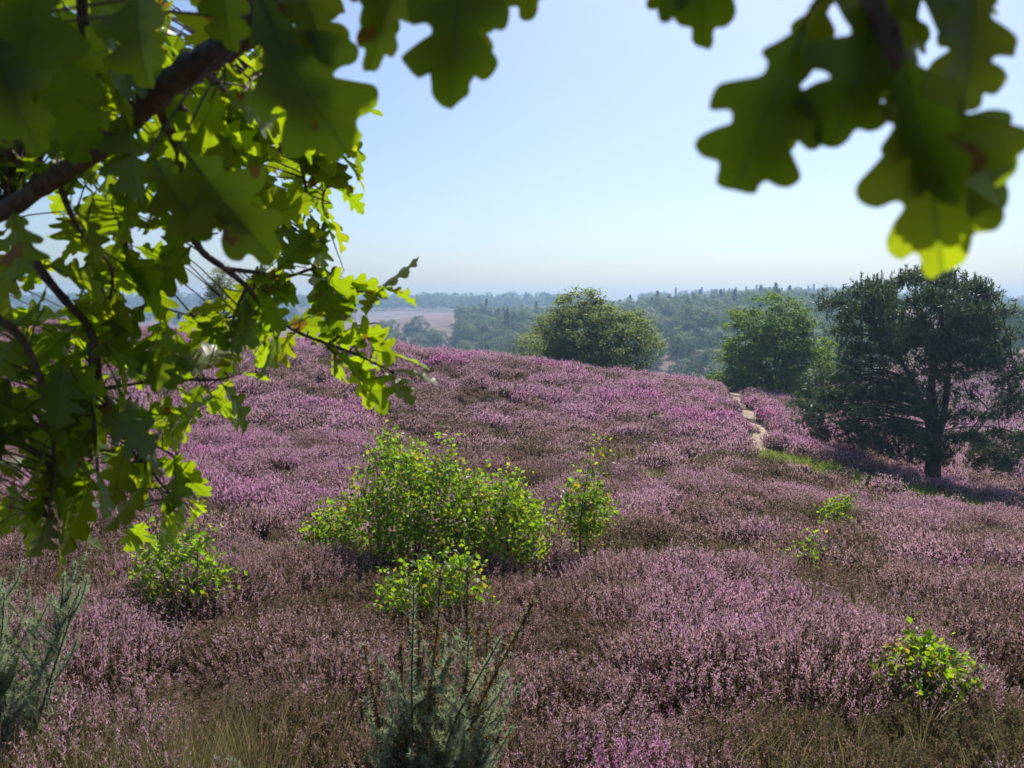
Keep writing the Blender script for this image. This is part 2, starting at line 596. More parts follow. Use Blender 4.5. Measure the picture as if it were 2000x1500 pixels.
tt = np.linspace(-1, 1, 320)
ax_ = 2.2 * np.sinh(tt * math.asinh(1700 / 2.2))
gx, gy = np.meshgrid(ax_, ax_, indexing='xy')
gz = h(gx, gy)
gmb = MB()
n = len(ax_)
ii, jj = np.meshgrid(np.arange(n - 1), np.arange(n - 1), indexing='ij')
A = (ii * n + jj).ravel()
gmb.add(np.stack([gx.ravel(), gy.ravel(), gz.ravel()], 1),
        np.vstack([np.stack([A, A + 1, A + n + 1], 1), np.stack([A, A + n + 1, A + n], 1)]), 0,
        smooth(70, 130, np.hypot(gx, gy).ravel()))
ground = tag(gmb.build('ground', [M_ground]), kind='structure')

# sandy footpath over the shoulder of the hill
path_c = np.array([on_ground(*q)[:2] for q in ((1506, 26.0), (1498, 28.0), (1484, 30.5), (1478, 33), (1466, 36), (1452, 39), (1441, 42), (1436, 44.5), (1440, 48))])
path_c[:, 0] += np.array([0, 0.1, -0.25, 0.3, -0.1, 0.25, -0.2, 0.1, 0])
path_s = spline(path_c, 10)


def path_dist(x, y):
    return np.min(np.hypot(x[:, None] - path_s[None, :, 0], y[:, None] - path_s[None, :, 1]), axis=1)


pm = MB()
tn = unit(np.gradient(path_s, axis=0))
sd = np.stack([-tn[:, 1], tn[:, 0]], 1)
wid = 0.33 + 0.07 * np.sin(np.arange(len(path_s)) * 0.9) + 0.12 * rng.random(len(path_s))
cols_ = np.linspace(-1, 1, 7)
pv = []
for c in cols_:
    q = path_s + sd * (wid * c)[:, None]
    pv.append(np.column_stack([q, h(q[:, 0], q[:, 1]) + 0.05 - 0.04 * abs(c) - 0.02 * (1 - abs(c))]))
pv = np.array(pv)
m_ = len(path_s)
ii, jj = np.meshgrid(np.arange(6), np.arange(m_ - 1), indexing='ij')
A = (ii * m_ + jj).ravel()
pm.add(pv.reshape(-1, 3), np.vstack([np.stack([A, A + m_, A + 1], 1), np.stack([A + 1, A + m_, A + m_ + 1], 1)]))
tag(pm.build('path', [M_sand]), kind='structure')

# ------------------------------------------------------------------ scatter helper (stuff only)
def source_collection(name, meshes):
    c = bpy.data.collections.new(name)
    for i, me in enumerate(meshes):
        o = bpy.data.objects.new('%s_%02d' % (name, i), me)
        c.objects.link(o)
    return c


def scatter(name, pts, rot, scl, idx, coll, bloom=None):
    me = bpy.data.meshes.new(name)
    me.vertices.add(len(pts))
    me.vertices.foreach_set('co', np.asarray(pts, np.float32).ravel())
    for nm, ty, ar, key in (('rot', 'FLOAT_VECTOR', rot, 'vector'), ('scl', 'FLOAT_VECTOR', scl, 'vector'), ('idx', 'INT', idx, 'value')):
        at = me.attributes.new(nm, ty, 'POINT')
        at.data.foreach_set(key, np.asarray(ar, np.int32 if ty == 'INT' else np.float32).ravel())
    if bloom is not None:
        at = me.attributes.new('bloom', 'FLOAT', 'POINT')
        at.data.foreach_set('value', np.asarray(bloom, np.float32))
    o = bpy.data.objects.new(name, me)
    COL.objects.link(o)
    ng = bpy.data.node_groups.new(name + '_scatter', 'GeometryNodeTree')
    ng.interface.new_socket('Geometry', in_out='INPUT', socket_type='NodeSocketGeometry')
    ng.interface.new_socket('Geometry', in_out='OUTPUT', socket_type='NodeSocketGeometry')
    gi, go = ng.nodes.new('NodeGroupInput'), ng.nodes.new('NodeGroupOutput')
    ci, iop = ng.nodes.new('GeometryNodeCollectionInfo'), ng.nodes.new('GeometryNodeInstanceOnPoints')
    ci.inputs['Collection'].default_value = coll
    ci.inputs['Separate Children'].default_value = True
    ci.inputs['Reset Children'].default_value = True

    def named(nm, ty):
        q = ng.nodes.new('GeometryNodeInputNamedAttribute')
        q.data_type = ty
        q.inputs['Name'].default_value = nm
        return q.outputs['Attribute']
    iop.inputs['Pick Instance'].default_value = True
    ng.links.new(gi.outputs[0], iop.inputs['Points'])
    ng.links.new(ci.outputs[0], iop.inputs['Instance'])
    ng.links.new(named('idx', 'INT'), iop.inputs['Instance Index'])
    ng.links.new(named('rot', 'FLOAT_VECTOR'), iop.inputs['Rotation'])
    ng.links.new(named('scl', 'FLOAT_VECTOR'), iop.inputs['Scale'])
    ng.links.new(iop.outputs[0], go.inputs[0])
    md = o.modifiers.new('scatter', 'NODES')
    md.node_group = ng
    return o


def jitter_grid(x0, x1, y0, y1, s, g):
    nx, ny = int((x1 - x0) / s), int((y1 - y0) / s)
    X, Y = np.meshgrid(x0 + (np.arange(nx) + 0.5) * s, y0 + (np.arange(ny) + 0.5) * s)
    X = X.ravel() + (g.random(X.size) - 0.5) * s * 1.1
    Y = Y.ravel() + (g.random(Y.size) - 0.5) * s * 1.1
    return X, Y

# ------------------------------------------------------------------ heather
def heather_clump(g, n_st, n_fl, n_lf, fsize, lsize, stem_w, R=0.30, H=0.34, jit=0.01):
    mb = MB()
    an, rr = g.random(n_st) * 2 * math.pi, np.sqrt(g.random(n_st))
    out = np.stack([np.cos(an), np.sin(an), np.zeros(n_st)], 1)
    base = out * (rr * R * 0.45)[:, None] + np.array([0, 0, -0.05])
    hh = H * (1.0 - 0.35 * rr ** 2) * (0.75 + 0.5 * g.random(n_st)) + 0.05
    tip = base + out * (rr * R * 0.8)[:, None] + np.stack([g.normal(size=n_st) * 0.03, g.normal(size=n_st) * 0.03, hh], 1)
    ctrl = (base + tip) / 2 + out * (rr * R * 0.25)[:, None]

    def at(i, s):
        s = s[:, None]
        return base[i] * (1 - s) ** 2 + ctrl[i] * 2 * s * (1 - s) + tip[i] * s ** 2
    if stem_w > 0:
        for s0, s1 in ((0, 0.5), (0.5, 1.0)):
            i = np.arange(n_st)
            p, q = at(i, np.full(n_st, s0)), at(i, np.full(n_st, s1))
            needles(mb, p, unit(q - p), np.linalg.norm(q - p, axis=1) * 1.05, stem_w * (1.6 - s0), 0, g.random(n_st) * 0.3, g)
    i = np.repeat(np.arange(n_st), n_lf)
    s = 0.25 + 0.65 * g.random(len(i))
    c = at(i, s) + g.normal(size=(len(i), 3)) * 0.016
    needles(mb, c, unit(rand_dir(len(i), g) + [0, 0, 0.9]), lsize * (0.7 + 0.6 * g.random(len(i))), lsize * 0.28, 0, 0.1 + 0.38 * g.random(len(i)), g)
    i = np.repeat(np.arange(n_st), n_fl)
    s = 0.66 + 0.36 * g.random(len(i)) ** 0.8
    c = at(i, s) + g.normal(size=(len(i), 3)) * jit
    dirs = unit(rand_dir(len(i), g) + [0, 0, 0.7])
    needles(mb, c, dirs, fsize * (0.8 + 0.7 * g.random(len(i))), fsize * 0.55, 0, 0.55 + 0.45 * g.random(len(i)), g)
    return mb


meshes = []
g = np.random.default_rng(11)
for k in range(4):                                    # near sprays
    meshes.append(heather_clump(g, 66, 23, 44, 0.014, 0.024, 0.0035, jit=0.007).mesh('heather_near', [M_heather]))
for k in range(4):                                    # middle distance
    meshes.append(heather_clump(g, 62, 10, 11, 0.026, 0.045, 0.006, jit=0.011).mesh('heather_middle', [M_heather]))
for k in range(4):                                    # hillside
    meshes.append(heather_clump(g, 70, 5, 6, 0.046, 0.09, 0.0, R=0.42, jit=0.03).mesh('heather_far', [M_heather]))
C_heather = source_collection('heather_source', meshes)

PINE = on_ground(1818, 31.0)
# places where something other than heather covers the ground
GREEN = [(ground_at(1600, 905), 1.9, 2.0, -0.1), (ground_at(1680, 922), 2.3, 2.4, -0.1), (ground_at(1750, 940), 2.3, 2.4, 0.0), (ground_at(1810, 958), 2.0, 2.2, 0), (ground_at(1955, 988), 1.5, 1.2, 0.0)]
DRY = [(on_ground(60, 3.2), 1.3, 0.5, 0), (on_ground(1590, 6.6), 0.65, 0.5, 0), (on_ground(1190, 8.8), 0.6, 0.4, 0),
       (on_ground(1180, 23.5), 3.2, 0.5, 0), (on_ground(1700, 21.0), 2.0, 0.4, 0), (on_ground(330, 3.05), 0.9, 0.35, 0),
       (on_ground(420, 3.6), 0.5, 0.3, 0), (on_ground(1530, 9.0), 0.5, 0.3, 0)]


def ell(x, y, lst, seed):
    v = np.full(len(x), 9.0)
    nz = (vnoise(x * 1.7, y * 1.7, seed) - 0.5) * 0.9
    for c, rx, ry, rt in lst:
        dx, dy = x - c[0], y - c[1]
        ca, sa = math.cos(rt), math.sin(rt)
        v = np.minimum(v, np.hypot((dx * ca + dy * sa) / rx, (-dx * sa + dy * ca) / ry) + nz)
    return v


def worley(x, y, cell, seed):
    """distance to the nearest bush centre and a random number of that bush"""
    xi, yi = np.floor(x / cell).astype(np.int64), np.floor(y / cell).astype(np.int64)
    best, rid, dx_, dy_ = np.full(len(x), 9e9), np.zeros(len(x)), np.zeros(len(x)), np.zeros(len(x))

    def hs_(a, b, k):
        n = (a * 374761393 + b * 668265263 + (seed + k) * 982451653) & 0x7fffffff
        n = ((n ^ (n >> 13)) * 1274126177) & 0x7fffffff
        return ((n ^ (n >> 16)) & 0xffff) / 65535.0
    for i in (-1, 0, 1):
        for j in (-1, 0, 1):
            a, b = xi + i, yi + j
            ex_, ey_ = x - (a + hs_(a, b, 0)) * cell, y - (b + hs_(a, b, 1)) * cell
            d = np.hypot(ex_, ey_) * (0.8 + 0.5 * hs_(a, b, 3))
            k = d < best
            best[k], rid[k], dx_[k], dy_[k] = d[k], hs_(a, b, 2)[k], ex_[k], ey_[k]
    return best / cell, rid, dx_, dy_


hp, hs, hi, hr, hb_ = [], [], [], [], []
PINK = [(1230, 3.2, 0.22, 0.55), (690, 3.5, 0.3, 0.3), (1340, 4.0, 0.4, 0.3), (1180, 4.1, 0.3, 0.2), (1500, 6.6, 0.7, 0.2), (1500, 5.4, 0.5, 0.16), (1420, 6.9, 0.5, 0.16), (640, 21, 6, 0.12), (1330, 38, 7, 0.12), (560, 14, 3, 0.1)]
PINK = [(on_ground(a, b), c, d) for a, b, c, d in PINK]
g = np.random.default_rng(5)
for d0, d1, sp, lo, base_s in ((1.2, 8.5, 0.215, 0, 1.0), (8.5, 22, 0.285, 4, 1.05), (22, 53, 0.42, 8, 1.15), (53, 160, 1.15, 8, 2.6)):
    w = d1 * 0.74 + 2
    X, Y = jitter_grid(-w if d0 < 50 else -5, w, d0 if d0 > 2 else 0.9, d1, sp, g)
    k = (np.abs(X) < Y * 0.74 + 1.4) & (np.hypot(X, Y) > 1.5)
    if d0 >= 50:
        k &= X > Y * 0.34
    X, Y = X[k], Y[k]
    e1, e2 = ell(X, Y, GREEN, 21), ell(X, Y, DRY, 22)
    k = ((e1 > 1.12) | ((e1 > 0.45) & (g.random(len(X)) < 0.22))) & ((e2 > 0.95) | (g.random(len(X)) < 0.22))
    if 20 <= d0 < 50:
        k &= path_dist(X, Y) > 0.56 + 0.22 * g.random(len(X))
    X, Y = X[k], Y[k]
    f1_, _, _, _ = worley(X, Y, 1.0 if d0 < 20 else 1.5, 31)
    k = (f1_ < 0.52) | (g.random(len(X)) < 0.6)       # bare woody gaps between the bushes
    X, Y = X[k], Y[k]
    Z = h(X, Y)
    cell = 1.0 if d0 < 20 else 1.5
    f1, rid, ox, oy = worley(X, Y, cell, 31)                   # rounded bushes with creases between them
    f2, rid2, _, _ = worley(X, Y, cell * 3.1, 37)
    dome = np.sqrt(np.clip(1 - (f1 / 0.72) ** 2, 0, 1))
    tall = 0.22 + 1.0 * dome * (0.5 + 0.95 * rid) + 0.30 * np.clip(1 - f2, 0, 1) * rid2 + 0.12 * (g.random(len(X)) - 0.5)
    patch = vnoise(X * 0.33, Y * 0.33, 51) * 0.6 + vnoise(X * 0.09 + 5, Y * 0.09, 52) * 0.4
    bloom = 0.33 + 0.07 * smooth(5, 16, Y) + 0.42 * (patch - 0.5) + 0.50 * (rid - 0.5) + 0.24 * (rid2 - 0.5) + 0.26 * (g.random(len(X)) - 0.5) + 0.10 * smooth(8, 30, Y)
    bloom = np.where(rid < 0.085, -0.10 + 0.25 * g.random(len(X)), bloom)     # bushes without flowers
    for c, rad, amt in PINK:
        bloom = bloom + amt * np.exp(-((X - c[0]) ** 2 + (Y - c[1]) ** 2) / rad ** 2)
    hb_.append(bloom)
    lay = base_s * (0.72 + 0.3 * g.random(len(X)))
    hp.append(np.stack([X, Y, Z - 0.02], 1))
    tall = tall * (0.72 + 0.28 * smooth(2.4, 4.2, Y))
    lay = lay * (0.72 + 0.28 * smooth(2.4, 4.2, Y))
    hs.append(np.stack([lay, lay, base_s * tall], 1))
    hi.append(lo + g.integers(0, 4, len(X)))
    hr.append(np.stack([(g.random(len(X)) - 0.5) * 0.3, 0.75 * np.clip(f1, 0, 1) + 0.15 * g.normal(size=len(X)), np.arctan2(oy, ox) + 0.3 * g.normal(size=len(X))], 1))
old = [(1010, 884, 2.1), (985, 884, 1.5), (1420, 938, 1.9), (1395, 905, 1.5), (1375, 900, 1.2), (1345, 848, 1.9), (1155, 920, 1.3), (1310, 935, 1.2), (1500, 906, 1.6), (560, 905, 1.4), (700, 745, 1.6), (1120, 765, 1.6)]
for px, row, sz in old:                               # old woody bushes standing above the rest
    c = ground_at(px, row)
    for k in range(5):
        hp.append(np.array([[c[0] + 0.22 * sz * g.normal(), c[1] + 0.15 * sz * g.normal(), c[2] - 0.05]]))
        hs.append(np.array([[sz * 0.9, sz * 0.9, sz * g.uniform(0.75, 1.0)]]))
        hi.append(np.array([4 + int(g.integers(0, 4))]))
        hr.append(np.array([[0, 0, g.random() * 6.28]]))
        hb_.append(np.array([g.uniform(0.0, 0.3)]))
hp, hs, hi, hr, hb_ = map(np.concatenate, (hp, hs, hi, hr, hb_))
tag(scatter('heather', hp, hr, hs, hi, C_heather, hb_), 'purple flowering heather covering the hillside and the foreground', 'heather', kind='stuff')
print('heather clumps', len(hp))

# ------------------------------------------------------------------ grasses
def grass_clump(g, n, H, W, R, lean=0.5):
    mb = MB()
    an = g.random(n) * 6.283
    out = np.stack([np.cos(an), np.sin(an), np.zeros(n)], 1)
    b = out * (R * np.sqrt(g.random(n)))[:, None]
    L = H * (0.5 + 0.7 * g.random(n))
    d1 = unit(out * (0.15 + 0.2 * g.random(n))[:, None] + [0, 0, 1])
    d2 = unit(out * (lean * (0.4 + 1.2 * g.random(n)))[:, None] + [0, 0, 0.8])
    p1 = b + d1 * (L * 0.5)[:, None]
    p2 = p1 + d2 * (L * 0.5)[:, None]
    sdv = np.cross(out, [0, 0, 1.0])
    sdv = unit(sdv + 0.8 * rand_dir(n, g))
    v = np.stack([b - sdv * W / 2, b + sdv * W / 2, p1 - sdv * W * 0.4, p1 + sdv * W * 0.4, p2], 1)
    q = (np.arange(n) * 5)[:, None]
    mb.add(v.reshape(-1, 3), np.concatenate([q + [0, 1, 3], q + [0, 3, 2], q + [2, 3, 4]]), 0, np.repeat(g.random(n), 5))
    return mb


def scatter_grass(name, mat, spots, seed, spacing, H, W, R, n, label, thresh=1.0, extra=None):
    g = np.random.default_rng(seed)
    C = source_collection(name + '_source', [grass_clump(g, n, H, W, R).mesh(name, [mat]) for _ in range(4)])
    pts = []
    for c, rx, ry, rt in spots:
        X, Y = jitter_grid(c[0] - rx * 1.5, c[0] + rx * 1.5, c[1] - ry * 1.5, c[1] + ry * 1.5, spacing * max(1.0, c[1] / 12), g)
        k = ell(X, Y, [(c, rx, ry, rt)], seed) < thresh
        pts.append(np.stack([X[k], Y[k]], 1))
    if extra is not None:
        pts.append(extra)
    q = np.concatenate(pts)
    s = np.maximum(1.0, q[:, 1] / 16)[:, None] * (0.7 + 0.6 * g.random(len(q)))[:, None] * np.ones(3)
    o = scatter(name, np.column_stack([q, h(q[:, 0], q[:, 1])]), np.stack([0 * s[:, 0], 0 * s[:, 0], g.random(len(q)) * 6.28], 1), s, g.integers(0, 4, len(q)), C)
    return tag(o, label, 'grass', kind='stuff')


ge_ = np.random.default_rng(77)
ex = []
for k in range(420):                                  # lone straws between the heather
    d = 2.6 + 12 * ge_.random() ** 1.5
    ex.append((d * (ge_.random() - 0.5) * 1.45, d))
ex = np.array(ex)
ex = ex[vnoise(ex[:, 0] * 0.5, ex[:, 1] * 0.5, 91) > 0.5 + 0.12 * (ex[:, 0] > 0.2)]
scatter_grass('dry_grass', M_dry, DRY, 61, 0.13, 0.42, 0.0045, 0.09, 34, 'dry straw coloured grass growing in patches between the heather', extra=ex)
scatter_grass('green_grass', M_green, GREEN, 62, 0.12, 0.12, 0.012, 0.12, 40, 'short bright green grass around the foot of the pine', thresh=1.08)

# ------------------------------------------------------------------ trees and bushes
def lumpy(dirs, seed, amp):
    g = np.random.default_rng(seed)
    k = rand_dir(7, g)
    ph = g.random(7) * 6.283
    return 1 + amp * np.mean(np.sin(4.0 * dirs @ k.T + ph) , axis=1) * 1.8


def crown_points(g, n, rx, ry, rz, cz, seed, shell=0.55, amp=0.28, low=-0.85, skirt=0.0):
    d = rand_dir(n * 2, g)
    d = d[d[:, 2] > low][:n]
    r = shell + (1 - shell) * g.random(len(d)) ** 0.6
    r = r * lumpy(d, seed, amp)
    wide = np.where(d[:, 2] < 0, np.maximum(1 - d[:, 2] ** 2, 0.05) ** (-0.5 * skirt), 1.0)
    return np.stack([d[:, 0] * r * rx * wide, d[:, 1] * r * ry * wide, cz + d[:, 2] * r * rz], 1)


def tree(name, base, seed, H, rx, rz, cz, n_cl, per, cl_r, leaf, mat_leaf, mat_bark, label, cat='tree', n_limb=9, trunk_r=0.18, aspect=0.7,
         low=-0.85, group=None, shell=0.5, amp=0.3, flat=0.7, stems=1, off=(0, 0), limb_z=0.35, skirt=0.0):
    g = np.random.default_rng(seed)
    root = empty(name, base)
    cl = crown_points(g, n_cl, rx, rx, rz, cz, seed, shell, amp, low, skirt)
    cl[:, 0] += off[0]
    cl[:, 1] += off[1]
    cl = cl[cl[:, 2] > 0.05]
    tm = MB()
    nodes = []
    for s in range(stems):
        sb = np.array([g.normal() * 0.12 * (stems > 1), g.normal() * 0.12 * (stems > 1), -0.25])
        lean = np.array([g.normal(), g.normal(), 0]) * rx * (0.30 if stems > 1 else 0.06)
        top = sb + lean + np.array([off[0] * 0.6, off[1] * 0.6, cz + rz * 0.5])
        tp = spline([sb, sb * 0.6 + top * 0.4 + g.normal(size=3) * 0.06 * H * 0.3, top], 6)
        tube(tm, tp, trunk_r / math.sqrt(stems), trunk_r * 0.2 / math.sqrt(stems), 7, 0, 0.05)
        nodes.append(tp[2:])
    nl = min(n_limb, len(cl))
    tips = cl[g.choice(len(cl), nl, replace=False)]
    trk = np.concatenate(nodes)
    for q in tips:
        ok = trk[trk[:, 2] < max(q[2] - 0.1 * H, trk[:, 2].min() + 0.02)]
        st = ok[np.argmin(np.linalg.norm(ok - q, axis=1) + 0.5 * abs(ok[:, 2] - q[2] * limb_z))] if len(ok) else trk[0]
        mid = (st + q) / 2 + np.array([0, 0, 0.06 * H]) + g.normal(size=3) * 0.02 * H
        lp = spline([st, mid, q], 5)
        tube(tm, lp, trunk_r * 0.42 / math.sqrt(stems), trunk_r * 0.06, 5, 0)
        nodes.append(lp[3:])
    allp = np.concatenate(nodes)
    for q in cl:
        st = allp[np.argmin(np.linalg.norm(allp - q, axis=1))]
        if np.linalg.norm(st - q) > 0.02:
            tube(tm, np.array([st, (st + q) / 2 + [0, 0, 0.02 * H], q]), trunk_r * 0.09, trunk_r * 0.03, 3, 0)
    tm.build('trunk', [mat_bark], root)
    lm = MB()
    c = np.repeat(cl, per, axis=0)
    cr = np.repeat(0.6 + 0.8 * g.random(len(cl)), per)[:, None]
    c = c + g.normal(size=c.shape) * cl_r * cr * np.array([1, 1, flat])
    c = c[c[:, 2] > 0.03]
    rad = unit((c - [off[0], off[1], cz * 0.7]) / [rx, rx, rz])
    nrm = unit(rand_dir(len(c), g) * 0.9 + rad * 0.6 + [0, 0, 0.5])
    tone = np.clip(0.42 + 0.25 * g.normal(size=len(c)), 0, 1)
    quads(lm, c, leaf * (0.65 + 0.7 * g.random(len(c))), nrm, None, aspect, 0, tone, 0.12, g)
    lv = lm.build('crown', [mat_leaf], root)
    lv['kind'] = 'stuff'
    tag(root, label, cat, group)
    return root


# the two round broadleaf trees behind the hill crest
b = on_ground(1152, 54); tree('broadleaf_tree', b, 101, 5.6, 3.9, 3.3, 2.3, 400, 90, 0.30, 0.17, M_birchfar, M_pbark,
     'round pale green tree standing alone behind the crest of the heather hill', n_limb=16, trunk_r=0.2, shell=0.5, amp=0.30, flat=0.5, skirt=0.8, low=-0.75)
b = on_ground(1512, 52); tree('broadleaf_tree', b, 102, 7.0, 3.5, 4.2, 3.0, 400, 90, 0.30, 0.17, M_oakfar, M_pbark,
     'round fresh green tree with dark shaded middle, left of the big pine', n_limb=16, trunk_r=0.22, shell=0.5, amp=0.30, flat=0.5, skirt=0.8, low=-0.75)
b = on_ground(1400, 50); tree('bush', b, 103, 1.3, 0.8, 0.5, 0.7, 26, 40, 0.2, 0.13, M_oakfar, M_pbark,
     'low green bush at the left foot of the fresh green tree', 'bush', 5, 0.05)
b = on_ground(1030, 51); tree('bush', b, 104, 2.0, 1.2, 0.9, 1.5, 30, 40, 0.25, 0.13, M_birchfar, M_pbark,
     'low green bush at the left foot of the pale green tree', 'bush', 5, 0.05)
b = on_ground(438, 48); tree('juniper', b, 105, 4.2, 1.15, 2.3, 2.6, 120, 50, 0.22, 0.11, M_birchfar, M_pbark,
     'upright grey green shrub on the skyline, half hidden by oak leaves', 'shrub', 8, 0.08)
b = on_ground(712, 44); tree('bush', b, 106, 0.9, 0.8, 0.5, 0.45, 40, 40, 0.14, 0.08, M_oakfar, M_pbark,
     'small dark bush on the hill crest below the lowest twig of bright oak leaves', 'bush', 5, 0.04)


# the big pine
def big_pine():
    g = np.random.default_rng(41)
    root = empty('pine_tree', PINE)
    tm, nm = MB(), MB()
    D = PINE[1]
    px2m = D / F / math.cos(PITCH)
    # crown outline: height above the foot (rows of the photograph) with left and right reach in columns from the trunk
    prof = np.array([(50, 40, 145), (82, -120, 160), (112, -235, 168), (165, -290, 168), (205, -250, 155), (260, -180, 138), (310, -190, 115), (355, -225, 95),
                     (388, -200, 75), (412, -120, 40), (428, -55, 10)], float)
    zz, lf, rt = prof[:, 0] * px2m, prof[:, 1] * px2m, prof[:, 2] * px2m
    H = zz[-1]
    base = np.array([0, 0, -0.3])
    stems = []
    trunk = spline([base, [0.03, 0, 0.7], [0.05, 0.1, 1.6]], 6)
    tube(tm, trunk, 0.36, 0.27, 10, 0, 0.06)
    fork = trunk[-1]
    for tip, r in (((-0.2, 0.2, 8.4), 0.20), ((0.95, -0.3, 7.8), 0.17), ((-2.4, 0.5, 7.0), 0.15), ((0.3, 1.9, 7.3), 0.13), ((-0.9, -1.6, 7.2), 0.12)):
        tip = np.array(tip)
        m1 = fork + (tip - fork) * np.array([0.22, 0.22, 0.33]) + g.normal(size=3) * 0.15
        m2 = fork + (tip - fork) * np.array([0.65, 0.65, 0.7]) + g.normal(size=3) * 0.22
        sp = spline([trunk[-3], m1, m2, tip], 8)
        tube(tm, sp, r, 0.03, 8, 0, 0.05)
        stems.append(sp)
    sp_all = np.concatenate([s[2:] for s in stems] + [trunk[4:]])
    # foliage pads
    pads = []
    tries = 0
    while len(pads) < 330 and tries < 20000:
        tries += 1
        z = g.uniform(zz[0], zz[-1])
        l, r = np.interp(z, zz, lf), np.interp(z, zz, rt)
        cx, hw = (l + r) / 2, (r - l) / 2
        a, q = g.random() * 6.283, 0.30 + 0.70 * g.random() ** 0.65
        x, y = cx + hw * q * math.cos(a), hw * 0.95 * q * math.sin(a)
        # airy middle near the stems
        if z < 4.8 and math.hypot(x - 0.3, y) < 2.0 and g.random() < 0.9:
            continue
        if z < 1.0 and x < 0 and g.random() < 0.6:
            continue
        p = np.array([x, y, z])
        if pads and np.min(np.linalg.norm((np.array(pads) - p) * [1, 1, 1.5], axis=1)) < 0.46:
            continue
        pads.append(p)
    pads = np.array(pads)
    order = np.argsort(-np.linalg.norm(pads[:, :2], axis=1))
    limb_nodes = []
    for k, i in enumerate(order):
        q = pads[i]
        if k < 60:                                    # main limbs reach the outer pads
            cand = sp_all[sp_all[:, 2] < q[2] * 0.85 + 0.6]
            st = cand[np.argmin(np.linalg.norm((cand - q) * [1, 1, 0.8], axis=1))]
            rr = 0.055
        else:
            pool = np.concatenate([sp_all] + limb_nodes)
            st = pool[np.argmin(np.linalg.norm(pool - q, axis=1))]
            rr = 0.028
        m1 = st * 0.5 + q * 0.5 + np.array([0, 0, 0.10 * np.linalg.norm(q - st)]) + g.normal(size=3) * 0.10
        lp = spline([st, m1, q], 6)
        tube(tm, lp, rr, 0.012, 5, 0)
        limb_nodes.append(lp[2:])
    # dead twigs in the lower crown
    pool = np.concatenate(limb_nodes)
    for k in range(140):
        st = pool[g.integers(len(pool))]
        if st[2] > 4.5:
            continue
        d = unit(g.normal(size=3) + [0, 0, -0.1])
        tube(tm, np.array([st, st + d * 0.35 + [0, 0, 0.05], st + d * (0.5 + 0.5 * g.random())]), 0.010, 0.004, 3, 0)
    tm.build('trunk', [M_pbark], root)
    for q in pads:
        nt_ = g.integers(26, 44)
        sz = g.uniform(0.75, 1.25)
        c = q + g.normal(size=(nt_, 3)) * np.array([0.25, 0.25, 0.13]) * sz
        outd = unit(np.array([q[0], q[1], 0]) + 1e-3)
        ax = unit(g.normal(size=(nt_, 3)) * 0.55 + outd * 0.45 + [0, 0, 0.85])
        for rep in range(4):                          # shoots: needles all along a short axis
            k = 3
            bb = np.repeat(c, k, 0) + np.repeat(ax, k, 0) * (g.random(nt_ * k)[:, None] * 0.22)
            dd = unit(np.repeat(ax, k, 0) * 0.8 + rand_dir(nt_ * k, g))
            needles(nm, bb, dd, 0.12 + 0.09 * g.random(nt_ * k), 0.032, 0, np.repeat(g.random(nt_), k), g)
    # upright leader shoots along the top outline
    top = pads[pads[:, 2] > np.interp(pads[:, 0], lf[::-1], zz[::-1]) * 0.0 + 5.6]
    for q in top:
        for k in range(3):
            p0 = q + g.normal(size=3) * [0.3, 0.3, 0.1]
            L = g.uniform(0.25, 0.6)
            s = g.random(70)
            bb = p0 + np.array([0, 0, 1.0]) * (s * L)[:, None]
            dd = unit(rand_dir(70, g) + [0, 0, 0.9])
            needles(nm, bb, dd, 0.12, 0.026, 0, 0.5 + 0.4 * g.random(70), g)
    cr = nm.build('crown', [M_pine], root)
    cr['kind'] = 'stuff'
    tag(root, 'big dark spreading pine with forked trunk standing on the right', 'tree')


big_pine()


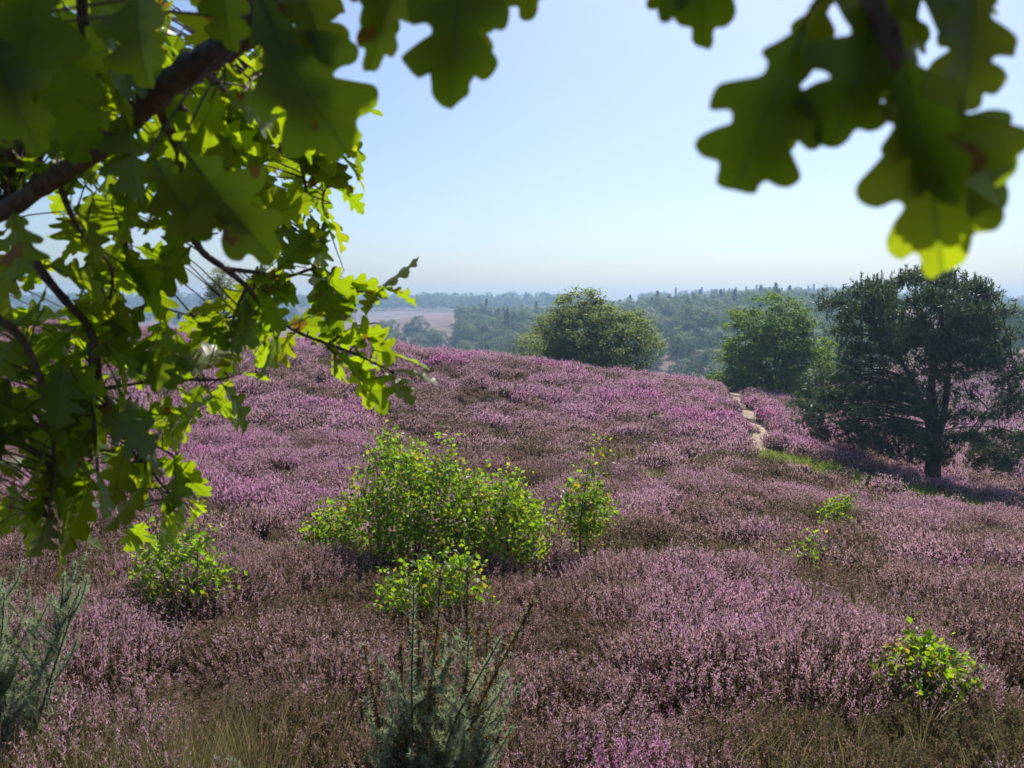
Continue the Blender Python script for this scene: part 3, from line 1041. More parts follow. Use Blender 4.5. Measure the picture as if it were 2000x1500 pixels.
# young birches in the heath
def birch(base, seed, H, rx, n_cl, label, per=22, leaf=0.043, stems=4, cz=None, rz=None, spires=0, group='young birches growing in the heather', amp=0.35, individual=False, cl_r=0.075, off=(0, 0)):
    g = np.random.default_rng(seed)
    root = empty('birch_sapling' if stems < 3 else 'birch_bush', base)
    rz = rz or H * 0.45
    cz = cz or H * 0.52
    cl = crown_points(g, n_cl, rx, rx * 0.8, rz, cz, seed, 0.35, amp, -0.9)
    cl = cl + np.array([off[0], off[1], 0])
    cl = cl[cl[:, 2] > 0.15]
    for s in range(spires):                           # thin leaders above the crown
        a = g.random() * 6.283
        x, y = rx * 0.75 * math.cos(a), rx * 0.4 * math.sin(a)
        zt = H * g.uniform(0.92, 1.12)
        m = 7
        cl = np.vstack([cl, np.stack([x + g.normal(size=m) * 0.03 + off[0], y + g.normal(size=m) * 0.03, np.linspace(cz + rz * 0.4, zt, m)], 1)])
    tm = MB()
    nodes = []
    for s in range(stems):
        sb = np.array([g.normal() * 0.08 * (stems > 1), g.normal() * 0.06, -0.12])
        a = 6.283 * (s + g.random()) / stems
        sp_ = 0.55 * rx if stems > 1 else 0.08 * rx
        top = np.array([math.cos(a) * sp_ + off[0], math.sin(a) * sp_ * 0.8 + off[1], H * g.uniform(0.75, 0.95)])
        tp = spline([sb, sb * 0.5 + top * 0.5 + g.normal(size=3) * 0.05, top], 8)
        tube(tm, tp, 0.011 + 0.006 * H / 1.5, 0.003, 6, 0, 0.05)
        nodes.append(tp[2:])
    for q in cl[g.choice(len(cl), min(len(cl), 24), replace=False)]:
        al = np.concatenate(nodes[:stems])
        ok = al[al[:, 2] < max(q[2], 0.15)]
        ok = ok if len(ok) else al
        st = ok[np.argmin(np.linalg.norm(ok - q, axis=1))]
        lp = spline([st, (st + q) / 2 + [0, 0, 0.03], q], 5)
        tube(tm, lp, 0.006, 0.002, 4, 0)
        nodes.append(lp[2:])
    al = np.concatenate(nodes)
    for q in cl:
        st = al[np.argmin(np.linalg.norm(al - q, axis=1))]
        if np.linalg.norm(st - q) > 0.02:
            tube(tm, np.array([st, (st + q) / 2 + g.normal(size=3) * 0.012, q]), 0.0028, 0.0012, 3, 0)
    tm.build('stems', [M_twig], root)
    c = np.repeat(cl, per, axis=0) + g.normal(size=(len(cl) * per, 3)) * cl_r * np.array([1, 1, 0.85])
    c = c[c[:, 2] > 0.06]
    nrm = unit(rand_dir(len(c), g) + SUN * 0.6)
    axs = unit(rand_dir(len(c), g) + [0, 0, -0.5])
    tone = np.clip(0.40 + 0.20 * g.normal(size=len(c)), 0, 0.75)
    tone[g.random(len(c)) < 0.05] = 0.97              # a few turned yellow
    size = leaf * (0.6 + 0.7 * g.random(len(c)))
    if individual:
        vs = []
        for k in range(5):
            mb = MB()
            # toothed oval blade, folded along the midrib
            t_ = np.linspace(0, 1, 7)
            wv = 0.40 * np.sin(np.pi * t_ ** 0.75) * (1 + 0.06 * np.cos(t_ * 40))
            v = [(t, 0, -0.10 * t * t) for t in t_] + [(t - 0.03, w_, 0.25 * w_ - 0.10 * t * t) for t, w_ in zip(t_, wv)] + [(t - 0.03, -w_, 0.25 * w_ - 0.10 * t * t) for t, w_ in zip(t_, wv)]
            f = []
            for i in range(6):
                f += [(i, i + 1, 8 + i), (i, 8 + i, 7 + i), (i, 15 + i, i + 1), (i, 14 + i, 15 + i)]
            mb.add(v, f, 0, [0.15, 0.35, 0.5, 0.65, 0.97][k])
            vs.append(mb.mesh('birch_leaf', [M_birch]))
        for i in range(min(300, len(c))):
            me = vs[4 if tone[i] > 0.9 else int(g.integers(0, 4))]
            o = bpy.data.objects.new('leaf', me)
            COL.objects.link(o)
            o.parent = root
            x = unit(axs[i] - nrm[i] * (axs[i] @ nrm[i]))
            y = np.cross(nrm[i], x)
            mt = np.eye(4)
            mt[:3, 0], mt[:3, 1], mt[:3, 2], mt[:3, 3] = x * size[i] * 1.15, y * size[i] * 1.15, nrm[i] * size[i] * 1.15, c[i]
            o.matrix_local = Matrix(mt.tolist())
        c, nrm, axs, tone, size = c[300:], nrm[300:], axs[300:], tone[300:], size[300:]
    if len(c):
        lm = MB()
        quads(lm, c, size * 1.25, nrm, axs, 0.72, 0, tone, 0.10, g)
        lm.build('foliage', [M_birch], root)['kind'] = 'stuff'
    tag(root, label, 'tree' if stems < 3 else 'bush', group)
    return root


birch(on_ground(800, 8.4), 201, 1.62, 0.66, 330, 'tall leafy birch bush left of centre, behind the gorse', per=15, stems=5, spires=3)
birch(on_ground(972, 8.6), 202, 1.30, 0.64, 300, 'broad birch bush right of centre, joined to the taller one beside it', per=15, stems=5, spires=2)
birch(on_ground(1142, 8.9), 203, 1.55, 0.30, 90, 'slender birch sapling with bare stem at the right end of the birch bushes', per=14, stems=1, spires=1, cz=0.82, rz=0.48)
birch(on_ground(655, 8.6), 204, 0.80, 0.36, 80, 'low birch bush at the left end of the birch bushes', per=14, stems=3, spires=1)
birch(on_ground(850, 6.4), 205, 0.75, 0.45, 120, 'low yellow green birch in front of the tall birch bush, right behind the gorse', per=13, stems=3, spires=1)
birch(on_ground(360, 6.6), 206, 0.85, 0.44, 95, 'birch bush partly hidden behind the hanging oak leaves on the left', per=13, stems=4, spires=2)
birch(ground_at(1632, 1026), 207, 0.85, 0.27, 45, 'small birch sapling in the heather below the pine', per=16, stems=2, spires=1)
birch(ground_at(1560, 1112), 208, 0.62, 0.20, 18, 'tiny thin birch sapling between the pine and the bright bush', per=9, stems=2, spires=1)
birch(ground_at(1815, 1350), 209, 0.54, 0.24, 70, 'small bright green birch bush in the heather at lower right', per=14, stems=4, spires=1, leaf=0.036, individual=True, cl_r=0.05, cz=0.35, rz=0.20)


# gorse
def gorse(base, seed, H, spread, n_main, label, pods=True, n_side=9):
    g = np.random.default_rng(seed)
    root = empty('gorse_bush', base)
    tm, sm, pm_ = MB(), MB(), MB()
    def shoot(p0, d0, L, r, spine_from, dens, podded, level):
        up = np.array([0, 0, 1.0])
        p1 = p0 + d0 * L * 0.5
        d1 = unit(d0 * 0.9 + up * (0.15 if level == 0 else 0.45) + g.normal(size=3) * (0.16 if level == 0 else 0.10))
        p2 = p1 + d1 * L * 0.5
        sp = spline([p0, p1, p2], 7)
        tube(tm, sp, r, r * 0.35, 5, 0)
        n_ = int(L * dens)
        s = spine_from + (1 - spine_from) * g.random(n_)
        f = s * (len(sp) - 1)
        i0 = np.minimum(f.astype(int), len(sp) - 2)
        c = sp[i0] + (sp[i0 + 1] - sp[i0]) * (f - i0)[:, None]
        ax = unit(sp[i0 + 1] - sp[i0])
        dd = unit(rand_dir(n_, g) * 0.95 + ax * 0.65)
        needles(sm, c, dd, (0.018 + 0.020 * g.random(n_)), 0.0042, 0, np.clip(0.2 + 0.6 * s + 0.2 * g.normal(size=n_), 0, 1), g)
        if podded:
            m = int(L * 320)
            s = 0.45 + 0.55 * g.random(m)
            f = s * (len(sp) - 1)
            i0 = np.minimum(f.astype(int), len(sp) - 2)
            c = sp[i0] + (sp[i0 + 1] - sp[i0]) * (f - i0)[:, None] + g.normal(size=(m, 3)) * 0.010
            quads(pm_, c, 0.019 * (0.7 + 0.6 * g.random(m)), rand_dir(m, g), unit(rand_dir(m, g) + up * 0.6), 0.5, 0, np.clip(g.random(m) ** 1.8, 0, 1), 0.2, g)
        return sp
    for k in range(n_main):
        a = 6.283 * (k + 0.6 * g.random()) / n_main
        rr = g.uniform(0.25, 1.0) * spread
        d0 = unit(np.array([math.cos(a) * rr, math.sin(a) * rr * 0.8, 1.0]))
        L = H * g.uniform(0.72, 1.05)
        sp = shoot(np.array([math.cos(a), math.sin(a), 0]) * 0.05 + [0, 0, -0.06], d0, L, 0.008, 0.10, 620 if pods else 1200, pods and g.random() < 0.85, 0)
        for j in range(n_side):
            q = sp[int(g.integers(2, len(sp) - (6 if pods else 2)))]
            b_ = g.random() * 6.283
            shoot(q, unit(np.array([math.cos(b_) * 0.8, math.sin(b_) * 0.8, 0.9])), H * g.uniform(0.10, 0.28), 0.0035, 0.0, 1000, pods and g.random() < 0.12, 1)
    tm.build('stems', [M_twig], root)
    sm.build('spines', [M_gorse], root)['kind'] = 'stuff'
    if pods:
        pm_.build('seed_pods', [M_pod], root)['kind'] = 'stuff'
    tag(root, label, 'bush', 'gorse bushes in the foreground')


gorse(on_ground(850, 3.05), 301, 1.26, 0.30, 13, 'tall grey green gorse with brown seed pods in the front centre', True, 20)
gorse(on_ground(20, 3.7), 302, 1.12, 0.40, 13, 'pale grey green gorse bush at the lower left edge', False, 14)
gorse(on_ground(195, 3.7), 303, 0.36, 0.25, 3, 'small gorse shoot beside the lower left gorse bush', False, 4)
gorse(on_ground(1212, 5.3), 304, 0.42, 0.15, 2, 'small green gorse shoot in the heather right of the tall gorse', False, 3)
gorse(on_ground(490, 3.05), 305, 0.40, 0.22, 4, 'low gorse shoots at the bottom edge left of the tall gorse', False, 4)
gorse(on_ground(985, 3.7), 306, 0.40, 0.18, 3, 'small gorse shoot close to the right of the tall gorse', False, 4)

# tufts of green grass on the hillside
gt_ = np.random.default_rng(8)
for px, d, lab in ((1213, 36, 'green grass tuft high on the heather slope above the birches'), (772, 31, 'green grass tuft on the slope straight above the tallest birch'),
                   (1290, 33, 'faint green grass tuft on the slope left of the sandy path'), (1270, 19, 'green grass tuft right of the birch sapling')):
    o = grass_clump(gt_, 130, 0.5, 0.02, 0.25, 0.4).build('grass_tuft', [M_green])
    o.location = on_ground(px, d)
    tag(o, lab, 'grass', 'green grass tufts on the slope')

# ------------------------------------------------------------------ the woods beyond
def wood_tree(seed, H, rx, conifer=False):
    g = np.random.default_rng(seed)
    mb = MB()
    tube(mb, spline([[0, 0, -0.5], [0.1, 0.1, H * 0.3], [0, 0, H * 0.75]], 4), 0.22, 0.05, 5, 1)
    if conifer:
        zs = g.uniform(0.25, 1.0, 700) ** 0.85
        an = g.random(700) * 6.283
        rr = (1.03 - zs) ** 0.5 * rx * 0.8 * (0.45 + 0.6 * g.random(700)) * (0.75 + 0.35 * np.sin(zs * 55 + an)) + 0.12
        c = np.stack([np.cos(an) * rr, np.sin(an) * rr, zs * H], 1)
        quads(mb, c, 1.0 * (0.5 + 0.7 * g.random(700)), unit(rand_dir(700, g) * 0.6 + [0, 0, 0.8]), unit(c * [1, 1, 0] + [0, 0, -0.5]), 0.45, 0, 0.0, -0.1, g)
    else:
        cl = crown_points(g, 70, rx, rx, H * 0.42, H * 0.56, seed, 0.78, 0.3, -0.7)
        c = np.repeat(cl, 44, 0) + g.normal(size=(70 * 44, 3)) * np.array([0.5, 0.5, 0.34]) * rx / 4
        rd = unit((c - [0, 0, H * 0.5]) / [rx, rx, H * 0.42])
        quads(mb, c, 0.42 * (0.6 + 0.8 * g.random(len(c))) * rx / 4, unit(rand_dir(len(c), g) * 0.4 + rd + [0, 0, 0.25]), None, 0.75, 0, 0.0, 0.1, g)
    return mb.mesh('wood_tree', [M_conifer if conifer else M_wood, M_pbark])


broad = [wood_tree(500 + k, 12 + (k % 3), 4.2 + 0.4 * (k % 3)) for k in range(6)]
conif = [wood_tree(520 + k, 14 + k, 3.2, True) for k in range(3)]
C_wood = source_collection('wood_source', broad + conif)
g = np.random.default_rng(9)


def spaced(cands, dmin, lim):
    keep = np.empty((0, 2))
    for c in cands:
        if len(keep) >= lim:
            break
        if len(keep) == 0 or np.min(np.hypot(*(keep - c).T)) > dmin:
            keep = np.vstack([keep, c])
    return keep


def cand(n, p0, p1, d0, d1):
    d = d0 + (d1 - d0) * g.random(n)
    px = p0 + (p1 - p0) * g.random(n)
    return np.stack([(px - CX) / F * d, d], 1)


things = []
q = cand(5000, 905, 1720, 185, 350)
pxs = q[:, 0] / q[:, 1] * F + CX
q = q[(q[:, 1] > 205 + np.maximum(0, 1130 - pxs) * 0.10)]
q = spaced(q[np.argsort(g.random(len(q)))], 8.2, 380)
q = q[np.argsort(q[:, 1])]
for k, c in enumerate(q):
    up = (c[1] - 250) / 100
    con = g.random() < max(0, 0.16 * up)
    things.append((c, con, 0.72 + 0.42 * g.random() ** 1.5, 'wood'))
for c in spaced(cand(900, 720, 1000, 270, 400), 8, 44):
    things.append((c, False, 0.5 + 0.45 * g.random(), 'valley'))
for c in spaced(cand(300, 1925, 2120, 165, 215), 7, 14):
    things.append((c, False, 0.8 + 0.3 * g.random(), 'right'))
for c in spaced(cand(300, 1270, 1430, 150, 195), 6, 12):
    things.append((c, False, 0.55 + 0.25 * g.random(), 'glade'))
LAB = {'wood': ('broadleaf tree in the hazy wood covering the far slope', 'trees of the wood on the far slope'),
       'valley': ('small young tree in the hazy valley left of the round pale tree', 'young trees in the valley'),
       'right': ('dark hazy tree in the group beyond the pine at the right edge', 'trees beyond the pine'),
       'glade': ('lighter small tree at the foot of the wooded slope, between the two round trees', 'small trees at the foot of the wood')}
count, rest = 0, []
for c, con, s, kind in things:
    z = hz(c[0], c[1])
    if kind == 'wood':
        count += 1
        if count > 230:
            rest.append((c[0], c[1], z, con, s))
            continue
    o = bpy.data.objects.new('conifer_tree' if con else 'broadleaf_tree', (conif if con else broad)[int(g.integers(0, 3 if con else 6))])
    COL.objects.link(o)
    o.location = (c[0], c[1], z - 0.3)
    o.rotation_euler = (0, 0, g.random() * 6.28)
    o.scale = (s * g.uniform(0.85, 1.15), s * g.uniform(0.85, 1.15), s * g.uniform(0.9, 1.1))
    lb, gr = LAB[kind]
    px_ = c[0] / c[1] * F + CX
    if kind == 'wood':
        lb = 'broadleaf tree in the hazy far wood, ' + ('front rows ' if c[1] < 262 else 'high up ') + (
            'left of the pale round tree' if px_ < 1040 else 'behind the pale round tree' if px_ < 1270 else 'between the two round trees' if px_ < 1410 else 'behind the fresh green tree' if px_ < 1640 else 'behind the pine')
    if con:
        lb, gr = 'pointed conifer rising out of the hazy wood on the far slope', 'conifers in the wood on the far slope'
    tag(o, lb, 'tree', gr)
fp = [np.array([r[:3] for r in rest]).reshape(-1, 3)]
fi = [np.array([6 + int(g.integers(0, 3)) if r[3] else int(g.integers(0, 6)) for r in rest], int)]
fs = [np.array([r[4] for r in rest])]
for n_, p0, p1, d0, d1, dmin, lim, cf in ((5000, 900, 1750, 350, 460, 7, 420, 0.14), (9000, -350, 1150, 820, 980, 8, 900, 0.12), (5000, 1250, 2500, 760, 900, 8, 520, 0.28),
                                          (3000, -100, 700, 560, 700, 12, 120, 0.1), (1500, 1900, 2500, 230, 330, 8, 90, 0.15)):
    c = spaced(cand(n_, p0, p1, d0, d1), dmin, lim)
    fp.append(np.column_stack([c, h(c[:, 0], c[:, 1]) - 0.3]))
    co = g.random(len(c)) < cf
    fi.append(np.where(co, 6 + g.integers(0, 3, len(c)), g.integers(0, 6, len(c))))
    fs.append(0.70 + (0.35 if d0 < 500 else 0.6) * g.random(len(c)) ** 2)
fp, fi, fs = np.concatenate(fp), np.concatenate(fi), np.concatenate(fs)
tag(scatter('far_wood', fp, np.stack([0 * fs, 0 * fs, g.random(len(fs)) * 6.28], 1), np.stack([fs, fs, fs], 1), fi, C_wood),
    'blue hazy woods along the distant ridges', 'wood', kind='stuff')

# ------------------------------------------------------------------ the oak overhead
HALF = [(0.0, 0.012), (0.05, 0.03), (0.11, 0.075), (0.17, 0.145), (0.22, 0.175), (0.265, 0.155), (0.275, 0.105), (0.31, 0.115), (0.37, 0.20), (0.43, 0.285), (0.485, 0.305),
        (0.52, 0.265), (0.515, 0.185), (0.52, 0.135), (0.565, 0.16), (0.63, 0.25), (0.695, 0.325), (0.75, 0.325), (0.775, 0.265), (0.755, 0.18), (0.765, 0.125),
        (0.81, 0.145), (0.86, 0.195), (0.91, 0.20), (0.935, 0.155), (0.935, 0.10), (0.965, 0.095), (0.995, 0.06), (1.0, 0.0)]


HALF2 = [(0.0, 0.012), (0.06, 0.04), (0.13, 0.10), (0.19, 0.155), (0.25, 0.16), (0.29, 0.12), (0.34, 0.125), (0.42, 0.24), (0.50, 0.335), (0.575, 0.345), (0.62, 0.29), (0.61, 0.20),
         (0.64, 0.16), (0.70, 0.22), (0.78, 0.30), (0.85, 0.29), (0.88, 0.22), (0.87, 0.145), (0.90, 0.12), (0.955, 0.12), (0.99, 0.07), (1.0, 0.0)]


def oak_leaf(seed, n=2, rows=1, cup=0.25, bend=0.25, half=HALF):
    g = np.random.default_rng(seed)
    mb = MB()
    bow = g.uniform(-0.05, 0.05)
    bend *= g.uniform(0.4, 1.6)
    cup *= g.uniform(-0.3, 1.6)
    tw = g.uniform(-0.35, 0.35)
    rip = g.uniform(0.0, 0.035)
    ph = g.random() * 6.28
    for sgn in (1, -1):
        hp_ = np.array(half)
        hp_[1:-1, 1] *= (1 + 0.22 * g.normal(size=len(half) - 2).cumsum() / 4).clip(0.75, 1.3)
        hp_[2:-1, 0] += 0.022 * g.normal() + 0.008 * g.normal(size=len(half) - 3)
        hp_[:, 0] = hp_[:, 0].clip(0, 1.02)
        o = spline(hp_, n)
        o[:, 1] = np.maximum(o[:, 1], 0)
        mid = np.maximum.accumulate(o[:, 0] - 0.55 * o[:, 1]).clip(0, 1)
        mid[-1] = 1.0
        layers = [np.stack([mid * (1 - k / (rows + 1)) + o[:, 0] * k / (rows + 1), o[:, 1] * k / (rows + 1)], 1) for k in range(rows + 2)]
        uv = np.concatenate(layers)
        x, w = uv[:, 0], uv[:, 1] * sgn
        z = -bend * x * x + cup * np.abs(w) * 0.9 + tw * w * x + rip * np.sin(x * 22 + ph + sgn) * np.abs(w) * 3
        v = np.stack([x, w + bow * np.sin(math.pi * x), z], 1)
        m = len(o)
        f = []
        for k in range(rows + 1):
            a = np.arange(m - 1) + k * m
            t1 = np.stack([a, a + 1, a + m + 1], 1)
            t2 = np.stack([a, a + m + 1, a + m], 1)
            f.append(np.vstack([t1, t2]) if sgn < 0 else np.vstack([t1[:, ::-1], t2[:, ::-1]]))
        mb.add(v, np.concatenate(f), 0, 0.5, np.stack([x, np.abs(w)], 1))
    # stalk
    tube(mb, np.array([[-0.10, 0, 0.01], [-0.03, 0, 0.004], [0.25, 0, -bend * 0.0625 - 0.006]]), 0.010, 0.007, 4, 1)
    return mb


leaf_s = [oak_leaf(700 + k, 1, 1).mesh('oak_leaf', [M_oakleaf, M_twig], uvs=True) for k in range(10)]
leaf_b = [oak_leaf(730 + k, 4, 2, 0.22, 0.22, HALF2).mesh('oak_leaf_near', [M_oakleaf, M_twig], uvs=True) for k in range(6)]

OAKB = np.array([1.5, -2.1, hz(1.5, -2.1)])
oak = empty('oak_tree', OAKB)
tag(oak, 'oak whose dark lobed leaves and twigs hang into the view from above', 'tree')


def local(p):
    return np.asarray(p, float) - OAKB


tm = MB()
tr_p = spline([local([1.5, -2.1, OAKB[2] - 0.3]), local([1.45, -2.05, -0.2]), local([1.3, -1.9, 1.4]), local([1.2, -1.9, 3.0])], 8)
tube(tm, tr_p, 0.24, 0.12, 12, 0, 0.06)
trunk_o = tm.build('trunk', [M_bark], oak)


def limb(pts, r0, r1, sides=8, name='limb', wob=0.05):
    mb = MB()
    sp = spline([local(p) for p in pts], 8)
    tube(mb, sp, r0, r1, sides, 0, wob)
    return mb.build(name, [M_bark], oak), sp


TW = []          # (object, polyline in oak space, radius)
start = P(620, -140, 0.86)
o1, s1 = limb([[1.4, -2.0, 1.0], [0.9, -0.9, 1.35], [0.2, 0.2, 0.95], start + [0.12, -0.1, 0.12], start], 0.075, 0.022)
o2, s2 = limb([start, P(545, -10, 0.90), P(470, 70, 0.94), P(385, 125, 0.98), P(300, 190, 1.02), P(230, 262, 1.07), P(110, 345, 1.12), P(0, 415, 1.18), P(-180, 500, 1.25)],
              0.022, 0.0115, 9, 'branch', 0.16)
TW.append((o2, s2))


def twig(pts, r0=0.006, r1=0.002):
    o, s = limb([P(*p) for p in pts], r0, r1, 6, 'twig', 0.10)
    TW.append((o, s))


twig([(300, 190, 1.02), (352, 300, 1.15), (372, 400, 1.25), (388, 482, 1.33), (440, 525, 1.38), (482, 560, 1.42), (522, 606, 1.46), (575, 645, 1.5), (640, 672, 1.52), (695, 692, 1.53), (770, 728, 1.53)], 0.008, 0.002)
twig([(440, 525, 1.38), (500, 532, 1.42), (560, 540, 1.46), (620, 524, 1.5), (662, 545, 1.52)], 0.005, 0.002)
twig([(482, 560, 1.42), (460, 610, 1.42), (447, 660, 1.42)], 0.004, 0.0015)
twig([(20, 410, 1.17), (75, 520, 1.2), (130, 590, 1.22), (180, 650, 1.26), (200, 760, 1.3), (240, 830, 1.33), (290, 912, 1.36), (340, 975, 1.38)], 0.008, 0.002)
twig([(175, 640, 1.26), (180, 740, 1.22), (186, 850, 1.22), (192, 935, 1.22)], 0.006, 0.002)
twig([(310, 180, 1.02), (400, 240, 1.2), (460, 274, 1.35), (535, 295, 1.42), (575, 268, 1.46), (640, 290, 1.5)], 0.006, 0.002)
twig([(385, 125, 0.98), (470, 200, 1.2), (560, 235, 1.4), (630, 260, 1.5)], 0.006, 0.002)
twig([(575, 268, 1.46), (590, 330, 1.5), (600, 400, 1.52), (585, 460, 1.53), (610, 500, 1.53)], 0.004, 0.0015)
twig([(560, 235, 1.4), (620, 215, 1.5), (665, 245, 1.55)], 0.003, 0.0015)
twig([(630, 260, 1.5), (650, 320, 1.55), (630, 390, 1.56), (640, 440, 1.56)], 0.003, 0.0015)
twig([(470, 200, 1.2), (500, 150, 1.35), (560, 170, 1.45)], 0.003, 0.0015)
twig([(662, 545, 1.52), (700, 570, 1.54), (735, 560, 1.55)], 0.003, 0.0015)
twig([(640, 672, 1.52), (690, 640, 1.54), (735, 630, 1.55)], 0.003, 0.0015)
twig([(160, -80, 0.9), (165, 60, 0.95), (205, 130, 1.0), (260, 215, 1.04)], 0.008, 0.004)
twig([(-60, 580, 1.1), (40, 660, 1.15), (85, 760, 1.18), (105, 880, 1.2), (95, 1010, 1.2)], 0.007, 0.002)
twig([(200, 760, 1.3), (270, 748, 1.34), (340, 742, 1.38), (420, 742, 1.42), (470, 730, 1.44)], 0.004, 0.0015)
twig([(238, 828, 1.33), (290, 862, 1.36), (345, 893, 1.38)], 0.004, 0.0015)
twig([(40, 320, 1.1), (-10, 270, 1.05), (-60, 250, 1.0)], 0.006, 0.003)
twig([(235, 440, 1.2), (262, 530, 1.25), (300, 590, 1.28), (380, 620, 1.35)], 0.004, 0.0015)
twig([(110, 345, 1.12), (150, 440, 1.18), (215, 520, 1.22), (215, 600, 1.25)], 0.005, 0.002)
twig([(-40, 120, 0.8), (80, 90, 0.9), (165, 60, 0.95)], 0.006, 0.004)


def put_leaf(parent, me, base, tip, up, width=1.0):
    """leaf from base to tip (oak space), blade facing up"""
    d = np.asarray(tip) - np.asarray(base)
    L = np.linalg.norm(d)
    x = d / L
    z = np.asarray(up) - x * (np.asarray(up) @ x)
    z = z / max(np.linalg.norm(z), 1e-6)
    y = np.cross(z, x)
    mt = np.eye(4)
    mt[:3, 0], mt[:3, 1], mt[:3, 2], mt[:3, 3] = x * L, y * L * width, z * L, base
    o = bpy.data.objects.new('leaf', me)
    COL.objects.link(o)
    o.parent = parent
    o.matrix_local = Matrix(mt.tolist())
    return o


# near leaves, each placed by hand: base (col,row,depth), tip (col,row,depth), roll, mesh, width
view = np.array([0, -1.0, 0.15])
o3, s3 = limb([[0.9, -0.9, 1.35], [0.55, -0.2, 0.75], P(1640, -330, 0.46), P(1690, -60, 0.42), P(1740, 90, 0.41), P(1800, 180, 0.41)], 0.013, 0.0022, 8, 'branch', 0.1)
TW.append((o3, s3))
o4, s4 = limb([[0.2, 0.2, 0.95], [0.05, 0.45, 0.42], P(960, -260, 0.55), P(900, -120, 0.56)], 0.014, 0.003, 8, 'branch', 0.1)
NEAR = [
    (o3, (1572, 45, 0.41), (1478, 355, 0.40), (0.25, -1, 0.1), 0, 1.08),
    (o3, (1765, 110, 0.41), (1895, 505, 0.39), (-0.2, -1, 0.2), 1, 1.12),
    (o3, (1900, -60, 0.43), (1900, 205, 0.42), (0.1, -1, 0.25), 2, 1.15),
    (o3, (1765, 110, 0.40), (1825, 400, 0.39), (-0.93, -0.5, 0.1), 3, 0.85),
    (o3, (1700, -10, 0.42), (1690, 250, 0.40), (0.3, -0.9, 0.0), 4, 1.15),
    (o3, (1500, -70, 0.44), (1880, 10, 0.44), (0.0, -0.9, 0.3), 5, 1.0),
    (o3, (1700, -70, 0.45), (2010, 20, 0.44), (0.0, -0.9, 0.4), 0, 0.8),
    (o3, (1620, -50, 0.43), (1560, 150, 0.44), (0.3, -0.9, 0.3), 2, 0.9),
    (o3, (1800, 190, 0.42), (2020, 360, 0.40), (0.1, -0.9, 0.4), 4, 1.0),
    (o3, (1700, -30, 0.43), (1740, 170, 0.42), (-0.3, -0.9, 0.2), 5, 0.9),
    (o4, (930, -150, 0.55), (885, 172, 0.53), (0.1, -1, 0.1), 3, 0.9),
    (o4, (800, -110, 0.6), (728, 102, 0.58), (0.3, -1, 0.2), 1, 0.75),
    (o4, (690, -110, 0.62), (770, 30, 0.6), (0.2, -1, 0.5), 4, 0.8),
    (o4, (1000, -190, 0.58), (1055, 2, 0.57), (0.2, -1, 0.5), 4, 0.8),
    (o3, (1385, -240, 0.46), (1378, 52, 0.45), (-0.2, -1, 0.2), 5, 0.75),
    (o3, (1340, -210, 0.46), (1303, 30, 0.45), (0.3, -1, 0.1), 2, 0.75),
    (o2, (500, -20, 0.68), (636, 262, 0.64), (-0.2, -1, 0.1), 0, 0.95),
    (o2, (560, -80, 0.7), (640, 110, 0.66), (0.2, -1, 0.3), 2, 0.9),
    (o2, (365, 300, 0.78), (505, 470, 0.74), (0.1, -1, 0.2), 1, 1.15),
    (o2, (300, 310, 0.80), (395, 430, 0.76), (0.4, -1, 0.1), 3, 1.0),
    (o2, (60, -60, 0.62), (30, 170, 0.58), (0.5, -1, 0.1), 4, 1.0),
    (o2, (280, -60, 0.72), (235, 125, 0.68), (-0.4, -1, 0.2), 5, 1.1),
    (o2, (120, 60, 0.72), (95, 240, 0.68), (0.3, -1, 0.3), 0, 1.0),
    (o2, (-20, 60, 0.6), (50, 260, 0.58), (0.3, -1, 0.1), 1, 1.0),
    (o2, (430, -60, 0.76), (445, 70, 0.74), (0.1, -1, 0.4), 5, 1.0),
]
fixed = {}
for n_leaf, (par, b, t, up, k, w) in enumerate(NEAR):
    put_leaf(par, leaf_b[k], local(P(*b)), local(P(*t)), np.array(up, float), w)
    for rep_ in range(2):                             # leaves added close behind it to block the sky light
        gap, k2 = 0.025 + 0.03 * rep_, (k + 1 + rep_) % 6
        B, T = P(b[0], b[1], b[2]), P(t[0], t[1], t[2])
        f = (B + T) / 2
        B, T = f + (B - f) * 0.80, f + (T - f) * (0.74 + 0.06 * rep_)
        if n_leaf == 1:                               # added leaves kept short, so the sun reaches its tip
            T = B + (T - B) * 0.5
        push = unit(f) * gap
        put_leaf(par, leaf_b[k2], local(B + push), local(T + push), np.array(up, float) + rng.normal(size=3) * 0.25, w * 0.9)
# stalk twigs joining the hand-placed leaves to their branch
smb = {}
for par, b, t, up, k, w in NEAR:
    sp = {o2.name: s2, o3.name: s3, o4.name: s4}[par.name]
    q = local(P(*b))
    d = local(P(*t)) - q
    q0 = q - d * 0.10
    st = sp[np.argmin(np.linalg.norm(sp - q0, axis=1))]
    mb = smb.setdefault(par.name, (par, MB()))[1]
    tube(mb, spline([st, (st + q0) / 2 + [0, 0, 0.01], q0], 4), 0.0020, 0.0011, 5, 0)
for par, mb in smb.values():
    mb.build('stalks', [M_twig], par)['kind'] = 'stuff'

# the hanging spray on the left
POLY = [(-60, -40), (560, -40), (610, 60), (640, 200), (690, 262), (655, 330), (640, 420), (655, 500), (668, 560), (740, 575), (740, 640), (770, 730), (700, 705), (640, 735), (590, 720),
        (520, 690), (500, 750), (440, 785), (350, 830), (350, 900), (400, 960), (410, 1000), (330, 1040), (230, 1060), (140, 1080), (90, 1085), (30, 1000), (-60, 1000)]
GAPS = [(392, 40, 34, 60), (90, 445, 50, 45), (285, 470, 45, 50), (420, 500, 62, 62), (395, 560, 60, 40), (500, 490, 55, 40), (40, 560, 30, 30), (315, 655, 50, 26), (290, 770, 40, 40), (120, 545, 35, 40), (590, 600, 22, 18),
        (20, 930, 25, 30), (215, 1000, 28, 40)]


